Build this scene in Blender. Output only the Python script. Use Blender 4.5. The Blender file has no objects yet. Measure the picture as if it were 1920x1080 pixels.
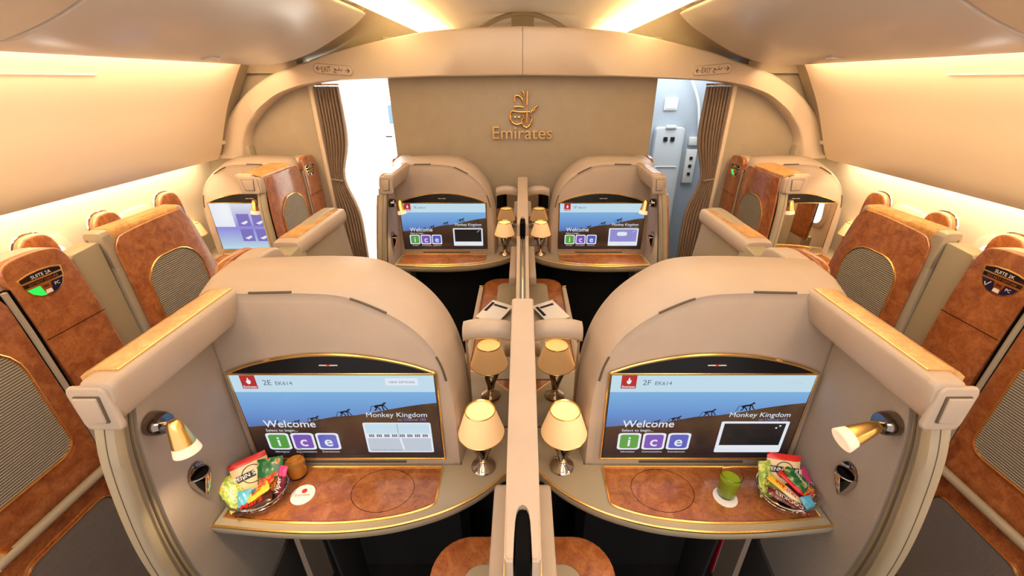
import bpy, bmesh, math, random
from mathutils import Vector, Matrix
random.seed(7)
PI = math.pi
sc = bpy.context.scene
COL = sc.collection
H = 1.95          # eye height of the photographer; all heights below are written relative to it

# ------------------------------------------------------------------ camera, world, light, exposure
cd = bpy.data.cameras.new('camera'); cam = bpy.data.objects.new('camera', cd); COL.objects.link(cam)
cam.location = (0, 0, H)
cam.rotation_euler = (math.radians(90 - 26.57), 0, 0)
cd.sensor_width = 36; cd.lens = 36 * 780 / 1920; cd.shift_x = -20 / 1920; cd.clip_start = .02
sc.camera = cam
sc.view_settings.view_transform = 'Standard'; sc.view_settings.look = 'None'
sc.view_settings.gamma = 1; sc.view_settings.exposure = -0.16; sc.view_settings.use_curve_mapping = False
w = bpy.data.worlds.new('world'); sc.world = w; w.use_nodes = True
w.node_tree.nodes['Background'].inputs[0].default_value = (1.0, .90, .84, 1)
w.node_tree.nodes['Background'].inputs[1].default_value = 1.2

def area(name, loc, rot, sx, sy, power, col=(1, .8, .58)):
    l = bpy.data.lights.new(name, 'AREA'); l.shape = 'RECTANGLE'; l.size = sx; l.size_y = sy
    l.energy = power; l.color = col
    o = bpy.data.objects.new(name, l); COL.objects.link(o)
    o.location = (loc[0], loc[1], loc[2] + H); o.rotation_euler = rot
    o.visible_camera = True
    return o
WARM = (1, .88, .77)
area('ceiling_wash', (0, 1.2, .47), (0, 0, 0), .9, 3.2, 18, WARM)
area('cabin_light_behind', (0, -.9, .40), (math.radians(35), 0, 0), 2.2, .8, 26, WARM)
area('galley_light_left', (-1.4, 4.1, .10), (0, 0, 0), .9, 1.0, 60, (1, .97, .92))
area('galley_light_right', (1.45, 4.0, .10), (0, 0, 0), .8, .9, 15, (.9, .95, 1))

# ------------------------------------------------------------------ materials
def mat(name, col, rough=.5, metal=0, emit=None, es=0, coat=0, trans=0, ior=1.45, bump=None, alpha=1, spec=.5):
    m = bpy.data.materials.new(name); m.use_nodes = True
    nt = m.node_tree; b = nt.nodes['Principled BSDF']
    b.inputs['Base Color'].default_value = (*col, 1); b.inputs['Roughness'].default_value = rough
    b.inputs['Metallic'].default_value = metal
    b.inputs['Specular IOR Level'].default_value = spec
    if coat: b.inputs['Coat Weight'].default_value = coat; b.inputs['Coat Roughness'].default_value = .06
    if emit: b.inputs['Emission Color'].default_value = (*emit, 1); b.inputs['Emission Strength'].default_value = es
    if trans: b.inputs['Transmission Weight'].default_value = trans; b.inputs['IOR'].default_value = ior
    if bump:
        sc_, st = bump
        tc = nt.nodes.new('ShaderNodeTexCoord'); n = nt.nodes.new('ShaderNodeTexNoise')
        n.inputs['Scale'].default_value = sc_; n.inputs['Detail'].default_value = 4
        bp = nt.nodes.new('ShaderNodeBump'); bp.inputs['Strength'].default_value = st; bp.inputs['Distance'].default_value = .004
        nt.links.new(tc.outputs['Object'], n.inputs['Vector']); nt.links.new(n.outputs['Fac'], bp.inputs['Height'])
        nt.links.new(bp.outputs['Normal'], b.inputs['Normal'])
        # faint colour mottling
        r = nt.nodes.new('ShaderNodeMapRange'); r.inputs['To Min'].default_value = .9; r.inputs['To Max'].default_value = 1.08
        mx = nt.nodes.new('ShaderNodeVectorMath'); mx.operation = 'SCALE'; mx.inputs[0].default_value = col
        n2 = nt.nodes.new('ShaderNodeTexNoise'); n2.inputs['Scale'].default_value = sc_ * .06; n2.inputs['Detail'].default_value = 3
        nt.links.new(tc.outputs['Object'], n2.inputs['Vector']); nt.links.new(n2.outputs['Fac'], r.inputs['Value'])
        nt.links.new(r.outputs[0], mx.inputs['Scale']); nt.links.new(mx.outputs[0], b.inputs['Base Color'])
    return m

def burl(name, c1, c2, c3, scale=9, rough=.12):
    m = bpy.data.materials.new(name); m.use_nodes = True; nt = m.node_tree; b = nt.nodes['Principled BSDF']
    tc = nt.nodes.new('ShaderNodeTexCoord')
    n1 = nt.nodes.new('ShaderNodeTexNoise'); n1.inputs['Scale'].default_value = scale; n1.inputs['Detail'].default_value = 8
    n1.inputs['Roughness'].default_value = .68; n1.inputs['Distortion'].default_value = .7
    n2 = nt.nodes.new('ShaderNodeTexVoronoi'); n2.inputs['Scale'].default_value = scale * 5; n2.feature = 'F1'
    n3 = nt.nodes.new('ShaderNodeTexNoise'); n3.inputs['Scale'].default_value = scale * 7; n3.inputs['Detail'].default_value = 5; n3.inputs['Distortion'].default_value = .9
    for n in (n1, n2, n3): nt.links.new(tc.outputs['Object'], n.inputs['Vector'])
    ad = nt.nodes.new('ShaderNodeMath'); ad.operation = 'MULTIPLY_ADD'; ad.inputs[1].default_value = .38
    nt.links.new(n3.outputs['Fac'], ad.inputs[0]); nt.links.new(n1.outputs['Fac'], ad.inputs[2])
    cr = nt.nodes.new('ShaderNodeValToRGB'); e = cr.color_ramp.elements
    e[0].position = .52; e[0].color = (*c1, 1); e[1].position = .84; e[1].color = (*c3, 1)
    k = cr.color_ramp.elements.new(.68); k.color = (*c2, 1)
    nt.links.new(ad.outputs[0], cr.inputs['Fac'])
    nt.links.new(cr.outputs['Color'], b.inputs['Base Color'])
    b.inputs['Roughness'].default_value = .35; b.inputs['Coat Weight'].default_value = .8; b.inputs['Coat Roughness'].default_value = rough
    return m

def ribbed(name, c1, c2, pitch=.0085, axis='Z', rough=.7):
    m = bpy.data.materials.new(name); m.use_nodes = True; nt = m.node_tree; b = nt.nodes['Principled BSDF']
    tc = nt.nodes.new('ShaderNodeTexCoord'); wv = nt.nodes.new('ShaderNodeTexWave')
    wv.wave_type = 'BANDS'; wv.bands_direction = axis; wv.inputs['Scale'].default_value = .314 / pitch   # one rib per pitch
    cr = nt.nodes.new('ShaderNodeValToRGB'); e = cr.color_ramp.elements
    e[0].position = .25; e[0].color = (*c1, 1); e[1].position = .65; e[1].color = (*c2, 1)
    bp = nt.nodes.new('ShaderNodeBump'); bp.inputs['Strength'].default_value = .6; bp.inputs['Distance'].default_value = .003
    nt.links.new(tc.outputs['Object'], wv.inputs['Vector']); nt.links.new(wv.outputs['Fac'], cr.inputs['Fac'])
    nt.links.new(cr.outputs['Color'], b.inputs['Base Color']); nt.links.new(wv.outputs['Fac'], bp.inputs['Height'])
    nt.links.new(bp.outputs['Normal'], b.inputs['Normal']); b.inputs['Roughness'].default_value = rough
    return m

def lit(name, col, s):       # something that gives off light
    return mat(name, (.02, .02, .02), .25, emit=col, es=s)

M = {
 'beige': mat('beige_leather', (.45, .362, .292), .5, bump=(160, .12)),
 'beige_dk': mat('taupe_plastic', (.35, .30, .215), .45, bump=(120, .08)),
 'panel': mat('olive_beige_panel', (.33, .285, .19), .5),
 'fabric': mat('grey_suede', (.35, .30, .262), .85, bump=(90, .25)),
 'cream': mat('cream_laminate', (.62, .50, .37), .35, bump=(60, .03)),
 'bulk': mat('taupe_wallcovering', (.34, .28, .20), .6, bump=(200, .1)),
 'ceil': mat('cream_ceiling', (.66, .55, .43), .4),
 'bin': mat('bin_shell', (.68, .61, .54), .26),
 'wallp': mat('sidewall_plastic', (.84, .70, .54), .35),
 'wallw': mat('sidewall_cream', (.78, .70, .58), .45),
 'wood': burl('burl_wood', (.22, .062, .018), (.33, .105, .031), (.44, .165, .052), 22),
 'woodt': burl('burl_wood_light', (.42, .19, .05), (.58, .29, .08), (.70, .40, .14), 18),
 'gold': mat('polished_gold', (1.0, .66, .24), .26, 1),
 'chrome': mat('polished_chrome', (.62, .55, .50), .08, 1),
 'darkchrome': mat('smoked_chrome', (.30, .25, .22), .1, 1),
 'mirror': mat('mirror_glass', (.62, .56, .48), .015, 1),
 'rib': ribbed('ribbed_grille', (.13, .115, .09), (.40, .36, .28)),
 'ribd': ribbed('ribbed_cloth_grille', (.09, .08, .08), (.25, .22, .21), .006),
 'black': mat('gloss_black', (.008, .008, .012), .12),
 'dark': mat('dark_gap', (.004, .004, .004), .9, spec=.05),
 'carpet': mat('dark_carpet', (.006, .0055, .007), .95, bump=(300, .4)),
 'white': mat('white_plastic', (.82, .80, .76), .4),
 'pane': mat('daylit_window_shade', (.8, .8, .78), .5, emit=(1, .93, .82), es=5),
 'golddk': mat('dark_gold', (.72, .43, .16), .24, 1),  # darker tone of gold for the wall emblem and its lettering
 'galley': mat('galley_white', (.88, .87, .84), .4),
 'greyblue': mat('grey_blue_laminate', (.42, .47, .52), .4),
 'pgrey': mat('pale_grey_door', (.62, .66, .68), .35),
 'curtain': mat('brown_curtain', (.30, .215, .15), .85, bump=(250, .2)),
 'curtg': mat('grey_curtain', (.46, .44, .44), .8),
 'vent': mat('vent_dark', (.10, .075, .05), .6),
 'exitred': mat('dark_red_ink', (.10, .018, .008), .5),
 'ink': mat('black_ink', (.01, .01, .015), .4),
 'navy': mat('navy_enamel', (.01, .012, .05), .2),
 'paper': mat('white_paper', (.85, .84, .82), .6),
 'red': mat('red_print', (.62, .03, .02), .35),
 'magred': mat('red_magazine', (.22, .006, .012), .35),
 'cup': mat('tall_glass', (.95, .97, .97), .02, trans=1, ior=1.2),
 'amber': mat('amber_drink', (1, .42, .06), .08, trans=.5, ior=1.2),
 'lime': mat('green_drink', (.36, .50, .02), .12, trans=.35, ior=1.3),
 'shade': mat('lamp_shade', (.80, .58, .32), .7, emit=(1, .53, .22), es=.58),
 'shadein': mat('lamp_lit_inside', (.8, .6, .3), .6, emit=(1, .62, .20), es=1.2),
 'frost': mat('frosted_lens', (.9, .6, .45), .4, emit=(1, .55, .36), es=.8),
 'strip': mat('warm_light_strip', (.8, .8, .8), .5, emit=(1, .70, .40), es=42),
 'stripw': mat('sidewall_light_strip', (.8, .8, .8), .5, emit=(1, .78, .48), es=36),
 'cove': mat('cove_light', (.8, .8, .8), .5, emit=(1, .66, .28), es=7),
 'green_lit': lit('green_light', (.02, 1, .12), 1.0),
 # screens
 's_header': lit('scr_header', (.62, .84, .97), .92),
 's_white': lit('scr_white', (.86, .92, 1), .95),
 's_pale': lit('scr_pale', (.62, .72, .84), .85),
 's_red': lit('scr_red', (.62, .02, .02), .8),
 'bez': mat('screen_surround_black', (.006, .006, .008), .35, spec=.25),
 's_hill': lit('scr_hill', (.035, .017, .012), 1),
 's_hill2': lit('scr_hill2', (.075, .038, .018), 1),
 's_black': lit('scr_black', (.004, .004, .006), 1),
 's_dark': lit('scr_dark', (.012, .008, .010), 1),
 's_green': lit('scr_green', (.10, .40, .06), .9),
 's_purple': lit('scr_purple', (.22, .10, .55), .9),
 's_blue': lit('scr_blue', (.10, .13, .60), .9),
 's_viol': lit('scr_violet', (.33, .32, .75), .9),
 's_grey': lit('scr_grey', (.10, .14, .20), .9),
 's_ltile': lit('scr_tile', (.20, .17, .55), 1),
}
def grad(name, c0, c1, c2, zlo, zhi):        # the sky of the picture shown on the screen
    m = bpy.data.materials.new(name); m.use_nodes = True; nt = m.node_tree; b = nt.nodes['Principled BSDF']
    tc = nt.nodes.new('ShaderNodeTexCoord'); s = nt.nodes.new('ShaderNodeSeparateXYZ'); r = nt.nodes.new('ShaderNodeMapRange')
    r.inputs['From Min'].default_value = zlo; r.inputs['From Max'].default_value = zhi
    cr = nt.nodes.new('ShaderNodeValToRGB'); e = cr.color_ramp.elements; e[0].color = (*c0, 1); e[1].color = (*c2, 1)
    k = e.new(.5); k.color = (*c1, 1)
    nt.links.new(tc.outputs['Object'], s.inputs[0]); nt.links.new(s.outputs['Z'], r.inputs['Value'])
    nt.links.new(r.outputs[0], cr.inputs[0]); nt.links.new(cr.outputs[0], b.inputs['Emission Color'])
    b.inputs['Emission Strength'].default_value = .9; b.inputs['Base Color'].default_value = (.01, .01, .01, 1); b.inputs['Roughness'].default_value = .2
    return m
M['s_sky'] = grad('scr_sky', (.07, .09, .30), (.16, .34, .75), (.26, .55, .90), .10, .29)
def hill_mat():
    m = bpy.data.materials.new('scr_hillside'); m.use_nodes = True; nt = m.node_tree; b = nt.nodes['Principled BSDF']
    tc = nt.nodes.new('ShaderNodeTexCoord'); s = nt.nodes.new('ShaderNodeSeparateXYZ'); r = nt.nodes.new('ShaderNodeMapRange'); n = nt.nodes.new('ShaderNodeTexNoise')
    n.inputs['Scale'].default_value = 7; n.inputs['Detail'].default_value = 6
    r.inputs['From Min'].default_value = .02; r.inputs['From Max'].default_value = .24
    mu = nt.nodes.new('ShaderNodeMath'); mu.operation = 'MULTIPLY'
    cr = nt.nodes.new('ShaderNodeValToRGB'); e = cr.color_ramp.elements; e[0].color = (.010, .006, .010, 1); e[1].color = (.16, .085, .035, 1); e[1].position = .62
    k = e.new(.25); k.color = (.055, .024, .014, 1)
    nt.links.new(tc.outputs['Object'], s.inputs[0]); nt.links.new(s.outputs['Z'], r.inputs['Value']); nt.links.new(tc.outputs['Object'], n.inputs['Vector'])
    nt.links.new(r.outputs[0], mu.inputs[0]); nt.links.new(n.outputs['Fac'], mu.inputs[1]); nt.links.new(mu.outputs[0], cr.inputs[0])
    nt.links.new(cr.outputs[0], b.inputs['Emission Color']); b.inputs['Emission Strength'].default_value = 1; b.inputs['Base Color'].default_value = (.01, .01, .01, 1); b.inputs['Roughness'].default_value = .2
    return m
M['s_hill'] = hill_mat()
M['s_lilac'] = grad('scr_lilac', (.60, .88, .95), (.32, .30, .85), (.85, .9, 1), .0, .34)

# ------------------------------------------------------------------ mesh helpers
class MB:
    def __init__(s, tf=None): s.bm = bmesh.new(); s.mats = []; s.tf = tf
    def mi(s, m):
        m = M[m] if isinstance(m, str) else m
        if m not in s.mats: s.mats.append(m)
        return s.mats.index(m)
    def merge(s, tb, m, mtx=None):
        i = s.mi(m); tb.verts.index_update(); vs = []
        for v in tb.verts:
            p = v.co.copy()
            if mtx: p = mtx @ p
            if s.tf: p = Vector(s.tf(p))
            vs.append(s.bm.verts.new(p))
        for f in tb.faces:
            try: nf = s.bm.faces.new([vs[v.index] for v in f.verts]); nf.material_index = i
            except ValueError: pass
        tb.free(); return s
    def prism(s, poly, axis, a, b, m, bev=0, seg=2, mtx=None):
        t = bmesh.new()
        def P(u, v, w): return {'x': (w, u, v), 'y': (u, w, v), 'z': (u, v, w)}[axis]
        A = [t.verts.new(P(u, v, a)) for u, v in poly]; B = [t.verts.new(P(u, v, b)) for u, v in poly]
        fa = t.faces.new(A); fb = t.faces.new(B[::-1]); n = len(poly)
        for i in range(n): t.faces.new((A[i], A[(i + 1) % n], B[(i + 1) % n], B[i]))
        bmesh.ops.recalc_face_normals(t, faces=t.faces)
        if bev:
            es = set(fa.edges) | set(fb.edges)
            for e in t.edges:
                if e not in es and len(e.link_faces) == 2 and e.calc_face_angle(0) > .6: es.add(e)
            bmesh.ops.bevel(t, geom=list(es), offset=bev, segments=seg, affect='EDGES', profile=.5, clamp_overlap=True)
        return s.merge(t, m, mtx)
    def box(s, x0, x1, y0, y1, z0, z1, m, bev=0, seg=2, mtx=None):
        return s.prism([(x0, y0), (x1, y0), (x1, y1), (x0, y1)], 'z', min(z0, z1), max(z0, z1), m, bev, seg, mtx)
    def tube(s, pts, r, m, seg=8, closed=False, mtx=None, caps=True):
        pts = [Vector(p) for p in pts]; n = len(pts); t = bmesh.new(); rings = []; up = None
        rr = r if isinstance(r, (list, tuple)) else [r] * n
        for i, p in enumerate(pts):
            if closed: d = pts[(i + 1) % n] - pts[i - 1]
            else: d = pts[min(i + 1, n - 1)] - pts[max(i - 1, 0)]
            d.normalize()
            if up is None: up = Vector((0, 0, 1)) if abs(d.z) < .9 else Vector((1, 0, 0))
            u = (up - d * up.dot(d)); u.normalize(); up = u; v = d.cross(u)
            rings.append([t.verts.new(p + rr[i] * (u * math.cos(2 * PI * k / seg) + v * math.sin(2 * PI * k / seg))) for k in range(seg)])
        for i in range(n if closed else n - 1):
            a, b = rings[i], rings[(i + 1) % n]
            for k in range(seg): t.faces.new((a[k], a[(k + 1) % seg], b[(k + 1) % seg], b[k]))
        if not closed and caps: t.faces.new(rings[0][::-1]); t.faces.new(rings[-1])
        return s.merge(t, m, mtx)
    def lathe(s, prof, m, seg=28, mtx=None, cap=False):
        t = bmesh.new(); rings = []
        for r, z in prof:
            rings.append([t.verts.new((max(r, 1e-5) * math.cos(2 * PI * k / seg), max(r, 1e-5) * math.sin(2 * PI * k / seg), z)) for k in range(seg)])
        for a, b in zip(rings, rings[1:]):
            for k in range(seg): t.faces.new((a[k], a[(k + 1) % seg], b[(k + 1) % seg], b[k]))
        if cap: t.faces.new(rings[0][::-1]); t.faces.new(rings[-1])
        return s.merge(t, m, mtx)
    def loft(s, secs, m, closed=True, cap0=True, cap1=True, mtx=None):
        t = bmesh.new(); R = [[t.verts.new(p) for p in sec] for sec in secs]; n = len(R[0])
        for a, b in zip(R, R[1:]):
            for k in range(n if closed else n - 1): t.faces.new((a[k], a[(k + 1) % n], b[(k + 1) % n], b[k]))
        if closed and cap0: t.faces.new(R[0][::-1])
        if closed and cap1: t.faces.new(R[-1])
        return s.merge(t, m, mtx)
    def face(s, pts, m, mtx=None):
        t = bmesh.new(); t.faces.new([t.verts.new(p) for p in pts]); return s.merge(t, m, mtx)
    def text(s, body, size, m, origin, ux, uz, align='LEFT', ext=0, shear=0, bold=0, raw=False, sx=1):
        cu = bpy.data.curves.new('t', 'FONT'); cu.body = body; cu.size = size; cu.align_x = align; cu.extrude = ext; cu.shear = shear
        cu.offset = bold; cu.resolution_u = 3
        o = bpy.data.objects.new('t', cu); COL.objects.link(o)
        dg = bpy.context.evaluated_depsgraph_get(); me = bpy.data.meshes.new_from_object(o.evaluated_get(dg))
        t = bmesh.new(); t.from_mesh(me); bpy.data.objects.remove(o); bpy.data.curves.remove(cu); bpy.data.meshes.remove(me)
        ux = Vector(ux).normalized(); uz = Vector(uz).normalized(); n = ux.cross(uz); ux = ux * sx
        mt = Matrix(((ux.x, uz.x, n.x, origin[0]), (ux.y, uz.y, n.y, origin[1]), (ux.z, uz.z, n.z, origin[2]), (0, 0, 0, 1)))
        tf, s.tf = s.tf, (s.tf if raw else None)
        s.merge(t, m, mt); s.tf = tf; return s
    def build(s, name, parent=None, base=None, angle=35, smooth=True, props=None):
        """base = (x, y, zrel) origin of a top-level mesh; parts take their thing's origin"""
        bmesh.ops.recalc_face_normals(s.bm, faces=s.bm.faces)
        if parent is not None:
            root = parent
            while root.parent: root = root.parent
            org = Vector(root.location)
        else: org = Vector((base[0], base[1], base[2] + H)) if base else Vector((0, 0, 0))
        for v in s.bm.verts: v.co.z += H; v.co -= org
        me = bpy.data.meshes.new(name); s.bm.to_mesh(me); s.bm.free()
        for m in s.mats: me.materials.append(m)
        if smooth:
            for p in me.polygons: p.use_smooth = True
            me.set_sharp_from_angle(angle=math.radians(angle))
        o = bpy.data.objects.new(name, me); COL.objects.link(o)
        if parent is not None: o.parent = parent
        else: o.location = org
        if props: tag(o, *props)
        return o
def tag(o, label=None, cat=None, group=None, kind=None):
    if label: o['label'] = label
    if cat: o['category'] = cat
    if group: o['group'] = group
    if kind: o['kind'] = kind
    return o
def thing(name, label, cat, base, group=None):
    o = bpy.data.objects.new(name, None); COL.objects.link(o); o.empty_display_size = .05
    o.location = (base[0], base[1], base[2] + H); return tag(o, label, cat, group)
def struct(name, mb, **k):
    o = mb.build(name, **k); o['kind'] = 'structure'; return o
def spline(pts, n=6, closed=False):
    out = []; P = [Vector(p) for p in pts]; N = len(P)
    for i in range(N if closed else N - 1):
        p0 = P[(i - 1) % N] if closed or i > 0 else P[0]; p1 = P[i]; p2 = P[(i + 1) % N]; p3 = P[(i + 2) % N] if closed or i + 2 < N else P[-1]
        for k in range(n):
            t = k / n; out.append(tuple(.5 * ((2 * p1) + (p2 - p0) * t + (2 * p0 - 5 * p1 + 4 * p2 - p3) * t * t + (3 * p1 - p0 - 3 * p2 + p3) * t ** 3)))
    if not closed: out.append(tuple(P[-1]))
    return out
def rrect(x0, x1, y0, y1, r, n=5):
    if not isinstance(r, (tuple, list)): r = [r] * 4
    out = []
    for (cx, cy, a0, rr) in ((x1 - r[0], y1 - r[0], 0, r[0]), (x0 + r[1], y1 - r[1], 90, r[1]), (x0 + r[2], y0 + r[2], 180, r[2]), (x1 - r[3], y0 + r[3], 270, r[3])):
        for k in range(n + 1):
            a = math.radians(a0 + 90 * k / n); out.append((cx + rr * math.cos(a), cy + rr * math.sin(a)))
    return out
def inset(poly, d):
    cx = sum(p[0] for p in poly) / len(poly); cy = sum(p[1] for p in poly) / len(poly)
    w_ = max(p[0] for p in poly) - min(p[0] for p in poly); h_ = max(p[1] for p in poly) - min(p[1] for p in poly)
    return [(cx + (p[0] - cx) * (1 - 2 * d / w_), cy + (p[1] - cy) * (1 - 2 * d / h_)) for p in poly]

FL = -1.95
PITCH = 1.85
# ------------------------------------------------------------------ setting
m = MB(); m.box(-2.6, 2.6, -1.2, 5.4, FL - .05, FL, 'carpet'); struct('floor', m)
# ceiling barrel with two coves
cp = spline([(-.99, .395), (-.86, .42), (-.72, .46), (-.4, .51), (0, .53), (.4, .51), (.72, .46), (.86, .42), (.99, .395)], 4)
m = MB(); m.prism(cp + [(p[0], p[1] + .06) for p in cp[::-1]], 'y', -.6, 5.3, 'ceil'); struct('ceiling', m)
m = MB(); m.tube([(-.45 + .9 * k / 16, 4.35, .52 - (2 * k / 16 - 1) ** 2 * .16) for k in range(17)], .02, 'bulk', 6); m.box(-.1, .1, 4.34, 4.38, .30, .55, 'bulk', .005)
struct('trim_3', m)
m = MB(); m.box(-1.0, 1.0, 5.2, 5.3, -.1, .60, 'ceil'); struct('wall_rear_galley', m)
# cove lights
for s, nm in ((-1, 'left'), (1, 'right')):
    m = MB(lambda p, s=s: (p[0] * s, p[1], p[2]))
    m.prism([(.72, .385), (.90, .368), (.90, .386), (.72, .403)], 'y', -.4, 5.2, 'cove', .004)
    m.build('cove_light', base=(s * .87, 2.4, .37), props=('long glowing cove light above the %s overhead bins' % nm, 'light', 'ceiling cove lights'))
# overhead bins
binp = spline([(1.60, .078), (1.52, .083), (1.40, .105), (1.24, .160), (1.09, .232), (.99, .285), (.91, .345)], 5)
for s, nm in ((-1, 'left'), (1, 'right')):
    for y0, y1, lb in ((-1.1, 1.33, 'nearer unit overhead, cut by the frame top'), (1.345, 2.88, 'farther unit reaching the arch')):
        base = (s * 1.3, (y0 + y1) / 2, .1)
        t = thing('overhead_bin', 'smooth beige overhead bin along the %s side, %s' % (nm, lb), 'overhead bin', base, 'overhead bins')
        tf = lambda p, s=s: (p[0] * s, p[1], p[2])
        m = MB(tf); m.prism(binp + [(.95, .37), (1.60, .37)], 'y', y0, y1, 'bin', .006); m.build('bin_body', t)
        m = MB(tf); ym = 2.2 if y0 > 0 else .4
        m.box(1.43, 1.50, ym, ym + .05, .083, .098, 'bin', .006); m.build('latch', t)
    m = MB(tf)
    m.prism([(p[0], p[1] + .03) for p in binp] + [(.95, .42), (1.60, .42)], 'y', 2.88, 5.25, 'bulk')
    m.box(1.50, 2.4, 3.135, 3.165, .04, .46, 'bulk'); m.box(1.55, 2.42, -1.1, 3.2, .425, .46, 'bulk')
    struct('trim_1' if s < 0 else 'trim_2', m)
# side walls
wup = spline([(1.735, .165), (1.745, .11), (1.80, .03), (1.91, -.14), (1.99, -.30), (2.05, -.43), (2.085, -.485)], 5)
for s, nm in ((-1, 'left'), (1, 'right')):
    tf = lambda p, s=s: (p[0] * s, p[1], p[2])
    m = MB(tf)
    m.prism(wup + [(2.12, -.49), (2.16, -.44), (2.10, -.25), (2.0, -.05), (1.85, .12), (1.78, .19)], 'y', -1.1, 2.95, 'wallp', .004)
    m.prism([(p[0] + .05, p[1] + .01) for p in wup] + [(2.22, -.49), (2.0, .0), (1.9, .18)], 'y', 2.95, 3.14, 'bulk')
    m.box(1.60, 1.80, -1.1, 3.1, .19, .21, 'wallw')
    m.prism([(2.20, -.40), (2.26, -.46), (2.30, -.75), (2.33, -1.2), (2.33, FL), (2.42, FL), (2.42, -.35), (2.2, -.35)], 'y', -1.1, 3.12, 'wallw')
    m.box(2.08, 2.3, -1.1, 3.1, -.40, -.35, 'wallw')
    struct('wall_' + nm, m)
    m = MB(tf)
    m.prism([(2.14, -.455), (2.18, -.455), (2.18, -.435), (2.14, -.435)], 'y', -1.05, 3.05, 'stripw')
    m.build('sidewall_light', base=(s * 2.16, 1, -.45), props=('glowing strip light behind the lower lip of the %s side panel' % nm, 'light', 'lower sidewall lights'))
    m = MB(tf); m.prism([(1.63, .135), (1.68, .150), (1.68, .165), (1.63, .150)], 'y', -1.05, 2.9, 'strip')
    m.build('bin_edge_light', base=(s * 1.69, 1, .15), props=('yellow strip light shining down from behind the %s bin edge' % nm, 'light', 'bin edge lights'))
    # window reveals
    for i, y in enumerate((-.35, .2, .75, 1.3, 1.85, 2.4, 2.95)[1:6]):
        m = MB(tf); mt = Matrix.Translation((2.305, y, -.86)) @ Matrix.Rotation(math.radians(-6), 4, 'Y')
        m.prism(rrect(-.14, .14, -.19, .19, .09), 'x', -.012, .02, 'wallw', .008, mtx=mt)
        m.prism(rrect(-.10, .10, -.15, .15, .07), 'x', -.016, .0, 'pane', .004, mtx=mt)
        struct('window_%d' % (i + 1 + (5 if s > 0 else 0)), m)
# access panels on upper side walls
for s in (-1, 1):
    m = MB(lambda p, s=s: (p[0] * s, p[1], p[2]))
    for k, y in enumerate((1.42, 1.98)):
        m.tube([(1.712, y, .095), (1.80, y, .022)], .0012, 'wallw', 5)
    m.tube([(1.803, 1.42, .020), (1.803, 1.98, .020)], .0015, 'wallw', 5)
    struct('trim_%d' % (4 if s < 0 else 5), m)
# arch beam
up = [(-2.17, -.50), (-2.13, -.405), (-2.07, -.29), (-1.975, -.18), (-1.833, -.064), (-1.70, .01), (-1.586, .057), (-1.40, .108), (-1.176, .17), (-.7, .262), (-.35, .292), (0, .303)]
lo = [(-1.99, -.50), (-1.975, -.443), (-1.95, -.37), (-1.90, -.29), (-1.82, -.21), (-1.75, -.155), (-1.66, -.10), (-1.56, -.06), (-1.43, -.028), (-1.21, -.003), (-.6, .018), (0, .026)]
U = spline(up, 5); L = spline(lo, 5)
U = U + [(-x, z) for x, z in U[-2::-1]]; L = L + [(-x, z) for x, z in L[-2::-1]]
m = MB(); n = len(U); t = bmesh.new()
def sec(i):
    (ux, uz), (lx, lz) = U[i], L[i]
    d = Vector((ux - lx, uz - lz)); d.normalize(); e = .012
    return [(ux, 3.14, uz), (ux, 3.02, uz), (ux - d.x * e, 3.006, uz - d.y * e), (ux - d.x * 2.5 * e, 3.0, uz - d.y * 2.5 * e), (lx + d.x * e, 3.0, lz + d.y * e), (lx, 3.012, lz), (lx, 3.14, lz)]
YB = .06
m.loft([[(a, b + YB, c) for a, b, c in sec(i)] for i in range(n)], 'cream')
m.box(-.0012, .0012, 3.058, 3.062, .03, .30, 'vent')
struct('trim_6', m, angle=50)
# bulkheads
m = MB(); m.box(-.92, .92, 3.16, 3.22, FL, .25, 'bulk', .008); struct('wall_front', m)
for s, nm in ((-1, 'left'), (1, 'right')):
    m = MB(lambda p, s=s: (p[0] * s, p[1], p[2]))
    m.box(1.47, 2.4, 3.17, 3.23, FL, .12, 'bulk', .006)
    m.box(1.445, 1.475, 3.165, 3.235, FL, .06, 'cream', .006)
    m.box(1.95, 2.4, 3.10, 3.16, -1.95, -.42, 'bulk', .004)
    struct('wall_front_' + nm, m)
# galley beyond the doorways
m = MB(); m.box(-2.3, -.60, 4.7, 4.8, FL, .14, 'galley'); m.box(-2.35, -2.3, 3.2, 4.8, FL, .14, 'galley')
m.box(-.66, -.60, 3.24, 4.7, FL, .14, 'galley'); m.box(-2.3, -.66, 3.24, 4.8, .12, .16, 'galley'); m.box(-2.3, -.66, 3.24, 4.7, FL, FL + .01, 'galley'); struct('wall_galley_left', m)
m = MB(); m.box(.60, 2.3, 4.5, 4.6, FL, .14, 'greyblue'); m.box(2.3, 2.35, 3.2, 4.6, FL, .14, 'greyblue'); m.box(.60, .66, 3.24, 4.5, FL, .14, 'pgrey'); m.box(.66, 2.3, 3.24, 4.6, .12, .16, 'galley')
struct('wall_galley_right', m)

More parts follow.
